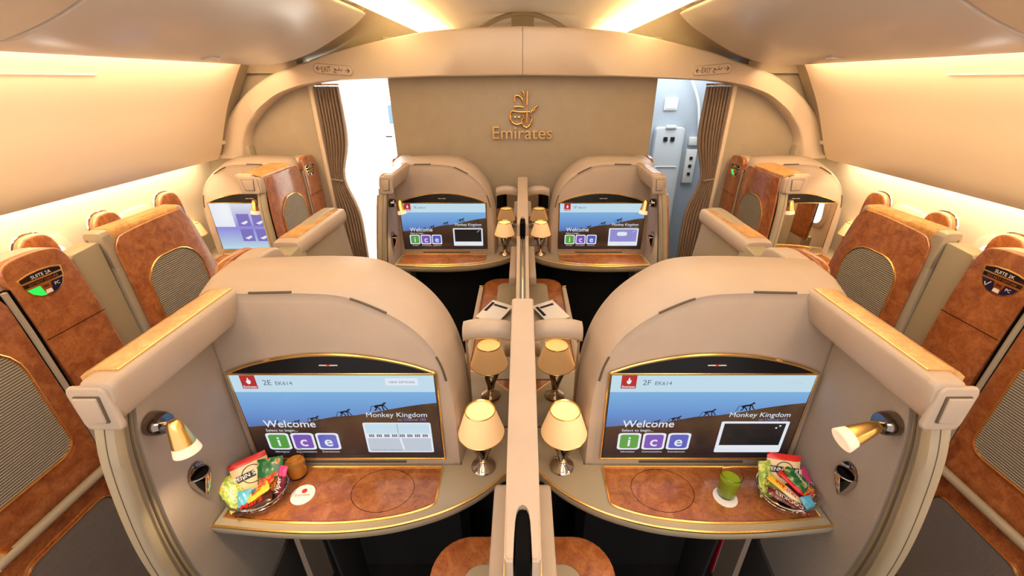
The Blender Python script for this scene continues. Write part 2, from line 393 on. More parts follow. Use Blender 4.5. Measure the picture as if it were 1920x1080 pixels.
# ------------------------------------------------------------------ suites
Bk = [(.880, -1.155), (.880, -.62), (.876, -.545), (.858, -.500), (.82, -.480), (.70, -.472), (.56, -.468), (.45, -.475), (.385, -.50), (.313, -.553), (.262, -.613), (.2236, -.690), (.198, -.79), (.187, -.90), (.185, -1.0), (.185, -1.155)]
Fr = [(.870, -1.155), (.866, -.66), (.856, -.58), (.826, -.522), (.77, -.500), (.68, -.496), (.56, -.496), (.478, -.504), (.41, -.53), (.335, -.575), (.278, -.63), (.238, -.70), (.214, -.79), (.204, -.89), (.203, -1.0), (.203, -1.155)]
BkS = [Bk[0]] + spline(Bk[1:-1], 4) + [Bk[-1]]; FrS = [Fr[0]] + spline(Fr[1:-1], 4) + [Fr[-1]]
YF = .965
def shell_sec(y, t, ins=0):
    o = []
    for b, f in zip(BkS, FrS):
        x = b[0] + (f[0] - b[0]) * t; z = b[1] + (f[1] - b[1]) * t
        if ins:
            dx, dz = .53 - x, -1.0 - z; l = math.hypot(dx, dz) or 1
            x += dx / l * ins; z += dz / l * ins if z > -1.15 else 0
        o.append((x, y, z))
    return o
ARCH = [(-.298, -.764), (-.22, -.733), (-.11, -.708), (0, -.700), (.11, -.708), (.22, -.733), (.298, -.764)]

def grille(t, tf, poly, x, mname, nm='grille'):
    m = MB(tf); m.prism(poly, 'x', x - .004, x + .0035, mname); g = m.build(nm, t)
    m = MB(tf); m.tube([(x + .004, a, b) for a, b in poly], .0045, 'gold', 6, True); m.build('gold_trim', g)
    return g

def suite(s, dx, k, nm, sign=None, sgreen=True, sgl=None):
    """s=-1: wing to the left (aisle on the left). dx shifts across the cabin, k = row."""
    dy = PITCH * k
    tf = lambda p: (p[0] * s + dx, p[1] + dy, p[2])
    base = (dx + s * .53, 1.0 + dy, FL)
    win_ = abs(dx) > .1
    def wide(x): return x if win_ else x + .033 * min(1, max(0, (x - .55) / .3))
    tfs = lambda p: ((wide(p[0])) * s + dx, p[1] + dy, p[2])
    def wx(p): return p[0] if win_ else p[0] + .030 - .15 * max(0, .98 - p[1]) + (.03 + .33 * max(0, .98 - p[1])) * max(0, min(.62, -.6 - p[2]))
    tfw = lambda p: (wx(p) * s + dx, p[1] + dy, p[2])
    t = thing('suite_partition', nm, 'seat partition', base, 'beige suite partitions')
    win = abs(dx) > .1
    # shell
    m = MB(tfs)
    m.loft([shell_sec(1.16, 0, .012), shell_sec(1.15, 0), shell_sec(1.06, .22), shell_sec(1.00, .62), shell_sec(.978, .86, .0), shell_sec(.967, 1, .004), shell_sec(YF + .004, 1, .014), shell_sec(YF + .001, 1, .030), shell_sec(YF, 1, .034)], 'beige')
    m.build('shell', t, angle=60)
    m = MB(tf)     # lower legs of the shell and the dark foot well
    m.box(.835, .875, .97, 1.155, FL, -1.15, 'beige'); m.box(.19, .225, .97, 1.155, FL, -1.15, 'dark')
    m.build('side_post', t)
    m = MB(tf); m.box(.225, .835, 1.12, 1.15, FL, -1.15, 'carpet'); m.box(.06, .19, 1.12, 1.127, FL, -1.17, 'carpet'); m.build('footwell_back', t)
    # vents
    for pts in ([(.70, -.4965), (.60, -.494)], [(.455, -.5135), (.428, -.5245), (.395, -.541), (.365, -.5575)], [(.245, -.70), (.232, -.74), (.224, -.785)]):
        m = MB(tfs)
        y = .9675
        path = spline([(a, y, b - .002) for a, b in pts], 3)
        m.tube(path, .0038, 'vent', 6); v = m.build('vent', t)
    m = MB(tf); m.box(.38, .72, YF - .0025, YF + .002, -1.122, -1.113, 'vent', .001); m.build('speaker_slot', t)
    # wing : frame, fabric, rail, cap
    fr = spline([(.985, -.56), (.80, -.55), (.66, -.53), (.628, -.56), (.606, -.68), (.598, -.82), (.600, -.98), (.615, -1.15), (.65, -1.40), (.70, -1.70), (.74, FL)], 4) + [(.985, FL)]
    # thick rounded front lip
    lip = spline([(.632, -.58), (.607, -.68), (.599, -.82), (.601, -.98), (.616, -1.15), (.651, -1.40), (.70, -1.70), (.74, FL)], 6)
    m = MB(tfw)
    R = []
    for y, z in lip: R.append([(.832, y + .004, z), (.832, y + .016, z), (.884, y + .03, z), (.884, y + .006, z), (.874, y - .005, z), (.845, y - .007, z), (.836, y - .004, z)])
    m.loft(R, 'beige_dk'); m.build('front_lip', t, angle=50)
    m = MB(tfw); m.tube([(.833, y + .034, z) for y, z in lip], .0028, 'vent', 6); m.build('seam', t)
    m = MB(tfw); m.tube([(.853, y - .0065, z) for y, z in lip], .0012, 'vent', 6); m.build('seam', t)
    def slab(x0, x1, off, y1, ztop):       # upright slab that follows the curved front edge
        z0s = [q for q in lip if q[1] < ztop - .01]; f0 = lip[0]
        for q in lip:
            if q[1] >= ztop - .01: f0 = q
        rows = [(f0[0], ztop)] + z0s; S_ = []
        for y, z in rows:
            ys = [y + off + (y1 - y - off) * k_ / 8 for k_ in range(9)]
            S_.append([(x0, q, z) for q in ys] + [(x1, q, z) for q in ys[::-1]])
        return S_
    m = MB(tfw); m.loft(slab(.842, .884, .010, .985, -.56 if win else -.585), 'beige_dk'); m.build('wing_frame', t)
    m = MB(tfw); m.loft(slab(.832, .846, .054, .962, -.598), 'fabric'); m.build('fabric_panel', t)
    m = MB(tfw); m.tube([(.836, .962, -.60), (.846, .962, -.80), (.852, .962, -1.13)], .003, 'vent', 6); m.build('corner_seam', t)
    # rail: leather body with wood top
    pr = [(.842, -.512), (.838, -.5), (.825, -.492), (.76, -.491), (.748, -.495), (.744, -.506), (.752, -.535), (.775, -.575), (.80, -.595), (.845, -.60), (.885, -.60), (.885, -.53), (.868, -.512)]
    prs = spline(pr, 3, True)
    sq = (lambda a: a) if win else (lambda a: .750 + (a - .744) * (.092 / .141))
    tfr = lambda p: (sq(p[0]) * s + dx, p[1] + dy, p[2])
    m = MB(tfr)
    def rs(y, q=1): return [(.81 + (a - .81) * q, y, -.545 + (b + .545) * q) for a, b in prs]
    m.loft([rs(.598, .90), rs(.602, .97), rs(.612), rs(.975), rs(.985, .96)], 'beige'); m.build('rail', t, angle=50)
    m = MB(tfr); m.prism([(.884, -.505), (.860, -.493), (.836, -.4885), (.768, -.4875), (.764, -.494), (.84, -.500), (.884, -.515)], 'y', .632, .972, 'woodt'); w_ = m.build('wood_top', t)
    m = MB(tfr); m.tube([(.7655, .632, -.489), (.7655, .972, -.489)], .0022, 'gold', 6); m.build('gold_trim', w_)
    m = MB(tfr); cap = [(.875, -.503), (.765, -.503), (.768, -.55), (.80, -.598), (.868, -.598)]
    m.prism(rrect(.762, .876, -.603, -.500, .018), 'y', .592, .603, 'beige', .005, 3); c = m.build('end_cap', t)
    m = MB(tfr); m.prism([(.857, -.518), (.782, -.518), (.792, -.582), (.848, -.584)], 'y', .5885, .594, 'vent', .004); m.build('handle_recess', c)
    m = MB(tfr); m.prism([(.855, -.520), (.787, -.520), (.796, -.579), (.846, -.581)], 'y', .585, .591, 'beige', .004, 3); m.build('handle_plate', c)
    # aisle side: wood cladding with grilles, hand rail, sign post
    wd = [(y + .02, z) for y, z in spline([(.628, -.52), (.606, -.68), (.598, -.82), (.600, -.98), (.615, -1.15), (.65, -1.40), (.70, -1.70), (.74, FL)], 4)] + [(1.075, FL), (1.082, -1.3), (1.085, -.95), (1.078, -.60), (1.06, -.545), (1.02, -.515)]
    m = MB(tfw)
    if win: m.prism(wd, 'x', .884, .896, 'wood', .004)
    else: m.loft(slab(.884, .896, .02, 1.07, -.62), 'wood')
    m.build('wood_cladding', t)
    m = MB(tfw); m.tube([(.897, 1.084, -.56), (.897, 1.09, -.70), (.899, 1.093, -.95), (.897, 1.088, -1.3), (.896, 1.08, FL)], .008, 'beige_dk', 8); m.build('edge_trim', t)
    if win:
        grille(t, tf, rrect(.72, 1.025, -1.12, -.67, (.13, .13, .05, .05), 6), .8965, 'rib')
        grille(t, tf, rrect(.74, 1.03, -1.80, -1.345, .045), .8965, 'ribd')
        m = MB(tfw); m.tube([(.92, .70, -1.245), (.92, 1.075, -1.245)], .016, 'beige_dk', 12); h = m.build('handrail', t)
        m = MB(tfw); m.tube([(.896, .74, -1.245), (.925, .74, -1.245)], .02, 'gold', 12); m.build('bracket', h)
    # sign post panel
    sp = spline([(1.105, -.56), (1.10, -.52), (1.115, -.490), (1.16, -.478), (1.24, -.480), (1.285, -.505), (1.305, -.60), (1.32, -.80), (1.325, -1.1), (1.315, -1.5), (1.30, FL)], 5) + [(1.10, FL), (1.115, -1.2), (1.12, -.9)]
    m = MB(tf); m.prism(sp, 'x', .872, .900, 'wood', .005, 3); m.build('sign_post', t)
    m = MB(tf); m.prism([(a + .012, b - .004) for a, b in sp], 'x', .80, .8725, 'beige', .01, 3); m.build('sign_post_backing', t)
    m = MB(tf); m.tube([(.9, 1.115, -.745), (.9005, 1.318, -.745)], .0012, 'dark', 5); m.build('joint_line', t)
    m = MB(tf); m.box(.86, .893, 1.082, 1.112, FL, -.56, 'dark'); m.build('slot', t)
    if sign:
        # shield badge; its own thing on the sign post
        X = .9012
        def P(a, b, e=0): return (X + e, 1.19 + a * .86, -.572 + b * .86)
        b = thing('suite_badge', sgl, 'sign', (dx + s * .90, 1.19 + dy, -.62), 'suite number badges')
        sh = [(-.078, .036), (-.04, .046), (0, .049), (.04, .046), (.078, .036), (.072, .0), (.055, -.032), (.03, -.050), (0, -.056), (-.03, -.050), (-.055, -.032), (-.072, 0)]
        m = MB(tf); m.prism([(1.19 + a * .86, -.572 + c * .86) for a, c in sh], 'x', X - .003, X + .001, 'gold', .001); m.build('shield', b)
        m = MB(tf)
        def pl(pts, mm, e=.0016): m.face([P(a, c, e) for a, c in pts], mm)
        pl([(-.071, .033), (-.04, .041), (0, .044), (.04, .041), (.071, .033), (.070, .020), (-.070, .020)], 'black')
        pl([(-.069, .014), (.069, .014), (.067, -.001), (-.067, -.001)], 'black')
        g0 = -1 if s > 0 else 1     # green lamp stands at the end nearer the reader's left
        pl([(g0 * .064, -.008), (g0 * .020, -.008), (g0 * .012, -.047), (g0 * .030, -.044), (g0 * .052, -.028)], 'green_lit' if sgreen else 'navy')
        pl([(-g0 * .064, -.008), (-g0 * .020, -.008), (-g0 * .012, -.047), (-g0 * .030, -.044), (-g0 * .052, -.028)], 'navy')
        pl([(-.010, -.012), (.010, -.012), (.008, -.022), (-.008, -.022)], 'exitred', .0018)
        pl([(-.010, -.030), (.010, -.030), (.012, -.044), (-.012, -.044)], 'white', .0018)
        uy = (0, 1, 0) if s > 0 else (0, -1, 0)
        def tx(body, size, mm, a, c): 
            q = tf(P(a, c, .0022)); m.text(body, size, mm, q, uy, (0, 0, 1), 'CENTER')
        tx(sign, .015, 'white', 0, .0235); tx('DO NOT DISTURB', .0108, 'gold', 0, .002); tx('PC', .014, 'white', -g0 * .036, -.026)
        if not sgreen:
            q = [P(g0 * .048, -.022, .002), P(g0 * .041, -.033, .002), P(g0 * .028, -.014, .002)]; m.tube(q, .0015, 'white', 5)
        m.build('badge_face', b, smooth=False)
    return t, tf

LN = {(-1, 0, 0): 'near left centre suite, big screen for seat 2E in its face', (1, 0, 0): 'near right centre suite, big screen for seat 2F in its face',
      (-1, 0, 1): 'far left centre suite, in front of the logo wall', (1, 0, 1): 'far right centre suite, in front of the logo wall'}
for s in (-1, 1):
    for k in (0, 1):
        suite(s, 0, k, 'arched beige partition of the ' + LN[(s, 0, k)])
suite(1, -2.42, 0, 'wood-clad window suite partition with grilles at the left edge, near', 'SUITE 2A', True, 'black and gold shield badge SUITE 2A with green light, left edge')
suite(1, -2.42, 1, 'wood-clad window suite partition on the left side, far row by the curtain', 'SUITE 1A', False, 'small black and gold shield badge on the far left wooden post')
suite(-1, 2.42, 0, 'wood-clad window suite partition with grilles at the right edge, near', 'SUITE 2K', False, 'black and gold shield badge SUITE with dark check mark, right edge')
suite(-1, 2.42, 1, 'wood-clad window suite partition on the right side, far row by the curtain', 'SUITE 1K', True, 'small shield badge with green light on the far right wooden post')

# seat side screens (aft panels)
def aft(s, dx, k, label, win=True):
    dy = PITCH * k; tf = lambda p: (p[0] * s + dx, p[1] + dy, p[2])
    t = thing('seat_side_panel', label, 'seat side panel', (dx + s * .87, 1.62 + dy, FL), 'seat side panels')
    pf = spline([(1.475, FL), (1.455, -1.5), (1.44, -1.1), (1.438, -.80), (1.445, -.60), (1.47, -.535), (1.53, -.515), (1.78, -.505), (1.835, -.525), (1.87, -.60), (1.925, -.84), (1.955, -1.1), (1.96, -1.4), (1.94, FL)], 4)
    m = MB(tf); m.prism(pf, 'x', .835, .884, 'beige_dk', .008, 3); m.build('panel_frame', t)
    ins = inset(pf, .012)
    m = MB(tf); m.prism([(max(a, 1.462 + (0)), b) for a, b in ins], 'x', .884, .896, 'wood', .004); m.build('wood_cladding', t)
    if win: ax = lambda a: .81 + (a - .682) * (.075 / .205)
    else: ax = lambda a: .795 + (a - .682) * (.105 / .205)
    tfx = lambda p: (ax(p[0]) * s + dx, p[1] + dy, p[2]) if win else (ax(p[0]) * s + dx, p[1] + dy - .04 * (1.85 - p[1]) / .4, p[2] - .018)
    pr = [(.887, -.530), (.878, -.508), (.85, -.497), (.72, -.497), (.690, -.505), (.682, -.53), (.70, -.555), (.74, -.57), (.80, -.60), (.84, -.64), (.885, -.64)]
    prs = spline(pr, 3, True)
    m = MB(tfx)
    def rs(y, q=1): return [(.80 + (a - .80) * q, y, -.55 + (b + .55) * q) for a, b in prs]
    m.loft([rs(1.44, .9), rs(1.447, .98), rs(1.46), rs(1.80), rs(1.83, .97), rs(1.845, .85)], 'beige' if not win else 'beige_dk'); r = m.build('rail', t, angle=50)
    m = MB(tfx); m.prism([(.894, -.52), (.885, -.505), (.860, -.4945), (.735, -.4925), (.73, -.499), (.85, -.503), (.885, -.53)], 'y', 1.475, 1.815, 'woodt'); m.build('wood_top', t)
    m = MB(tfx); m.tube([(.70, 1.441, -.545), (.72, 1.440, -.53), (.74, 1.441, -.548)], .006, 'darkchrome', 8)
    m.build('latch', t)
    if win:
        gp = rrect(1.53, 1.83, -1.15, -.66, (.13, .10, .05, .05), 6)
        grille(t, tf, gp, .8965, 'rib')
        gp = rrect(1.55, 1.88, -1.80, -1.345, .045)
        grille(t, tf, gp, .8965, 'ribd')
        m = MB(tf); m.tube([(.92, 1.47, -1.245), (.92, 1.94, -1.245)], .016, 'beige_dk', 12); m.build('handrail', t)
    m = MB(tf); m.prism([(1.322, FL), (1.335, -1.4), (1.34, -1.1), (1.335, -.80), (1.326, -.552), (1.334, -.540), (1.43, -.530), (1.436, -.535), (1.436, -.8), (1.44, -1.1), (1.455, -1.5), (1.475, FL)], 'x', .80, .868, 'panel', .006, 3)
    m.build('door_pocket', t)
    return t
aft(1, -2.42, 0, 'burl wood side panel with ribbed grille beside the left aisle, mid row')
aft(-1, 2.42, 0, 'burl wood side panel with ribbed grille beside the right aisle, mid row')
aft(-1, 0, 0, 'beige padded side rail with wood top just over the near left suite', False)
aft(1, 0, 0, 'beige padded side rail with wood top just over the near right suite', False)

# shelves
SH = spline([(.884, .754), (.70, .738), (.55, .734), (.44, .742), (.348, .758), (.25, .789), (.175, .826), (.11, .872), (.05, .935)], 4)
def shelf(s, dx, k, label):
    dy = PITCH * k; tf = lambda p: (p[0] * s + dx, p[1] + dy, p[2])
    t = thing('suite_shelf', label, 'shelf', (dx + s * .5, .86 + dy, -1.16), 'curved suite shelves')
    Z = -1.13
    out = SH + [(.037, .945), (.037, 1.125), (.20, 1.125), (.20, .962), (.874, .962)]
    m = MB(tf)
    c = (.5, 1.0)
    def sh(q, z): return [(c[0] + (x - c[0]) * q if y < .95 and x > .06 else x, c[1] + (y - c[1]) * (q if y < .95 else 1), z) for x, y in out]
    m.loft([sh(.985, Z), sh(1.0, Z - .006), sh(1.004, Z - .018), sh(.99, Z - .036), sh(.96, Z - .046)], 'beige_dk'); m.build('shelf_board', t, angle=50)
    m = MB(tf); m.tube([(x, y + .002, Z - .003) for x, y in SH], .0042, 'gold', 6); m.build('gold_edge', t)
    wi = [(.860, .777), (.70, .763), (.55, .760), (.44, .768), (.35, .784), (.285, .806), (.262, .822)]
    wo = spline(wi, 3) + [(.260, .945), (.265, .952), (.845, .952), (.851, .946)]
    m = MB(tf); m.prism(wo, 'z', Z - .001, Z + .0012, 'wood'); w_ = m.build('wood_inlay', t)
    m = MB(tf); m.tube([(x, y, Z + .0022) for x, y in wo], .0042, 'gold', 6, True); m.build('gold_trim', w_)
    m = MB(tf); m.tube([(.43 + .095 * math.cos(a), .868 + .075 * math.sin(a), Z + .0012) for a in [2 * PI * i / 40 for i in range(40)]], .0008, 'dark', 4, True); m.build('cup_lid_joint', w_)
    return t
shelf(-1, 0, 0, 'curved wood and gold shelf under the near left screen, holding a snack basket'); shelf(1, 0, 0, 'curved wood and gold shelf under the near right screen, holding a green drink')
shelf(-1, 0, 1, 'curved wood and gold shelf under the far left centre screen'); shelf(1, 0, 1, 'curved wood and gold shelf under the far right centre screen')
shelf(1, -2.42, 1, 'bright shelf under the far left window suite screen'); shelf(-1, 2.42, 1, 'bright shelf under the far right window suite screen')

# screens
def monkey(m, P, u, v, sc_, e):
    def q(pts, w_): 
        for (a, b), (c, d) in zip(pts, pts[1:]):
            dx, dy = c - a, d - b; l = math.hypot(dx, dy) or 1; nx, ny = -dy / l * w_, dx / l * w_
            m.face([P(u + (a + nx) * sc_, v + (b + ny) * sc_ * 1.7, e), P(u + (c + nx) * sc_, v + (d + ny) * sc_ * 1.7, e), P(u + (c - nx) * sc_, v + (d - ny) * sc_ * 1.7, e), P(u + (a - nx) * sc_, v + (b - ny) * sc_ * 1.7, e)], 's_black')
    body = [(-.28, -.40), (-.10, -.47), (.12, -.50), (.30, -.60), (.34, -.50), (.22, -.36), (0, -.33), (-.20, -.26), (-.32, -.28)]
    m.face([P(u + a * sc_, v + b * sc_ * 1.7, e) for a, b in body], 's_black')
    hd = [(.36 + .09 * math.cos(a), -.60 + .075 * math.sin(a)) for a in [2 * PI * i / 10 for i in range(10)]]
    m.face([P(u + a * sc_, v + b * sc_ * 1.7, e * 1.05) for a, b in hd], 's_black')
    q([(-.26, -.36), (-.16, -.18), (-.30, 0)], .045); q([(-.16, -.32), (-.02, -.18), (.06, .0)], .04)
    q([(.22, -.42), (.20, -.2), (.26, -.02)], .04); q([(.28, -.45), (.38, -.24), (.50, -.08)], .035)
    q([(-.28, -.38), (-.42, -.40), (-.50, -.26), (-.54, -.06), (-.62, .04)], .02)
def screen(s, dx, k, label, code, kind, card):
    dy = PITCH * k; cx = s * (.550 if abs(dx) < .1 else .560) + dx; Wd, Hh = .588, .331; y0 = YF + dy
    t = thing('television_screen', label, 'screen', (cx, y0, -1.10), 'suite television screens')
    top = -.757; bot = top - Hh
    m = MB(); out = [(cx - .299, bot - .005), (cx + .299, bot - .005), (cx + .299, top + .003)] + [(cx + a, b + .012) for a, b in spline(ARCH, 4)[::-1]] + [(cx - .299, top + .003)]
    m.prism(out, 'y', y0 - .010, y0 + .002, 'bez', .002); m.build('bezel', t)
    m = MB(); m.tube([(a, y0 - .008, b) for a, b in out], .0045, 'gold', 6, True); m.tube([(cx - .297, y0 - .0105, top + .004), (cx + .297, y0 - .0105, top + .004)], .003, 'gold', 6); m.build('gold_frame', t)
    m = MB(); m.box(cx - .026, cx + .026, y0 - .012, y0 - .009, -.723, -.7205, 'white'); m.box(cx - .004, cx + .004, y0 - .0125, y0 - .009, -.724, -.7195, 'red'); m.build('camera_mark', t)
    def P(u, v, e): return (cx + (u - .5) * Wd, y0 - .0103 - e * .00035, top - v * Hh)
    m = MB()
    def R(u0, u1, v0, v1, mm, e): m.face([P(u0, v0, e), P(u1, v0, e), P(u1, v1, e), P(u0, v1, e)], mm)
    def RR(u0, u1, v0, v1, r, mm, e): m.face([P(a, b, e) for a, b in [(x, y) for x, y in rrect(u0, u1, v0, v1, r, 3)]], mm)
    def T(body, size, mm, u, v, e, al='LEFT', shear=0, bold=0): m.text(body, size, mm, P(u, v, e), (1, 0, 0), (0, 0, 1), al, 0, shear, bold)
    if kind == 'full':
        R(0, 1, 0, 1, 's_sky', 0); R(0, 1, 0, .185, 's_header', 1)
        hill = [(0, 1), (1, 1), (1, .31), (.93, .325), (.85, .35), (.76, .385), (.68, .42), (.58, .455), (.46, .475), (.40, .50), (.33, .535), (.24, .56), (.14, .575), (0, .60)]
        m.face([P(a, b, 1) for a, b in hill], 's_hill')
        R(0, 1, .955, 1, 's_black', 1.8)
        monkey(m, P, .705, .40, .085, 2); monkey(m, P, .52, .465, .075, 2); monkey(m, P, .355, .535, .065, 2); monkey(m, P, .26, .56, .045, 2); monkey(m, P, .15, .565, .04, 2)
        R(.05, .125, 0, .145, 's_red', 2); T('Emirates', .011, 's_white', .0875, .135, 3, 'CENTER', 0, .0002)
        m.face([P(a, b, 3) for a, b in [(.089, .022), (.094, .055), (.100, .050), (.097, .085), (.088, .098), (.078, .085), (.076, .060), (.083, .055), (.084, .035)]], 's_white')
        T(code, .026, 's_grey', .155, .105, 3); T('EK614', .019, 's_grey', .215, .105, 3)
        T('Welcome', .040, 's_white', .085, .60, 4, 'LEFT', .05, .0003); T('Select to begin...', .015, 's_white', .085, .655, 4)
        for i, (c, mm, cap) in enumerate((('i', 's_green', 'Information'), ('c', 's_purple', 'Communications'), ('e', 's_blue', 'Entertainment'))):
            u = .072 + i * .132; RR(u, u + .122, .675, .89, .022, 's_white', 3); RR(u + .012, u + .110, .695, .87, .018, mm, 4)
            T(c, .058, 's_white', u + .061, .84, 5, 'CENTER', 0, .0008); T(cap, .0095, 's_white', u + .061, .925, 5, 'CENTER')
        T('Monkey Kingdom', .0262, 's_white', .945, .475, 4, 'RIGHT', .05, .0); T('on Channel 103', .0135, 's_viol', .935, .52, 4, 'RIGHT')
        if card == 'cabin':
            RR(.60, .955, .545, .925, .012, 's_white', 3); R(.61, .945, .74, .91, 's_pale', 3.5); R(.61, .945, .56, .68, 's_header', 3.5)
            for i in range(8):
                for j in range(3): R(.622 + i * .0405 + j * .0098, .629 + i * .0405 + j * .0098, .69, .725, 's_grey', 4)
            R(.778, .780, .56, .74, 's_grey', 4); m.face([P(a, b, 4) for a, b in [(.778, .74), (.79, .74), (.80, .88), (.792, .90)]], 's_white')
            R(.76, .92, .03, .11, 's_white', 2.5); T('VIEW OPTIONS', .011, 's_grey', .84, .085, 3, 'CENTER')
            T('Touch to view in full screen', .0085, 's_grey', .62, .90, 4.5)
        else:
            RR(.60, .955, .53, .925, .012, 's_white', 3)
            R(.617, .938, .555, .83, 's_viol' if card == 'violet' else 's_black', 4)
            if card == 'violet': RR(.70, .82, .61, .70, .03, 's_white', 5)
            R(.905, .915, .575, .592, 's_white', 5); R(.888, .897, .60, .617, 's_white', 5)
            T('Touch to view in full screen', .0085, 's_pale', .62, .895, 4.5); T('Select language', .009, 's_pale', .95, .085, 3, 'RIGHT')
    elif kind == 'tiles':
        R(0, 1, 0, 1, 's_lilac', 0); R(.0, .24, .0, .5, 's_white', .6)
        for i in range(3):
            for j in range(2):
                if i == 2 and j == 1: continue
                R(.28 + i * .18, .43 + i * .18, .22 + j * .33, .49 + j * .33, 's_ltile', 1)
                m.face([P(.31 + i * .18, .42 + j * .33, 2), P(.39 + i * .18, .36 + j * .33, 2), P(.40 + i * .18, .40 + j * .33, 2), P(.35 + i * .18, .45 + j * .33, 2)], 's_white')
    else:
        R(0, 1, 0, 1, 'mirror', 0)
    m.build('display', t, smooth=False)
    return t
screen(-1, 0, 0, 'large welcome screen reading 2E, near left suite', '2E', 'full', 'cabin')
screen(1, 0, 0, 'large welcome screen reading 2F, near right suite', '2F', 'full', 'dark')
screen(-1, 0, 1, 'smaller welcome screen of the far left centre suite, dark preview box', '1E', 'full', 'dark')
screen(1, 0, 1, 'smaller welcome screen of the far right centre suite, violet preview box', '1F', 'full', 'violet')
screen(1, -2.42, 1, 'pale screen with purple tiles in the far left window suite', '', 'tiles', '')
screen(-1, 2.42, 1, 'switched-off reflective screen in the far right window suite', '', 'off', '')

# mirror niche with its leather bar, between shell and divider
for k in (0, 1):
    for s in (-1, 1):
        dy = PITCH * k; tf = lambda p: (p[0] * s, p[1] + dy, p[2])
        nm = '%s %s of the centre divider' % (('near', 'far')[k], ('left', 'right')[s > 0])
        t = thing('niche_mirror', 'gold-edged mirror behind the table lamps, %s' % nm, 'mirror', (s * .11, 1.13 + dy, -1.13), 'mirrors beside the centre divider')
        m = MB(tf); m.box(.038, .186, 1.128, 1.135, -1.128, -.735, 'mirror'); m.build('mirror_pane', t)
        m = MB(tf); arc = spline([(.038, 1.125, -.717), (.07, 1.118, -.705), (.12, 1.116, -.700), (.16, 1.118, -.705), (.19, 1.125, -.717)], 4)
        m.loft([[(x, y - .016, z - .024), (x, y - .024, z), (x, y - .012, z + .022), (x, y + .018, z + .026), (x, y + .032, z + .016), (x, y + .032, z - .028)] for x, y, z in arc], 'beige'); m.build('top_bar', t, angle=60)
        m = MB(tf); m.tube([(x, y - .013, z - .027) for x, y, z in arc], .0028, 'gold', 6); m.build('gold_trim', t)
        m = MB(tf); m.box(.038, .184, 1.136, 1.15, FL, -.70, 'beige'); m.build('backing', t)

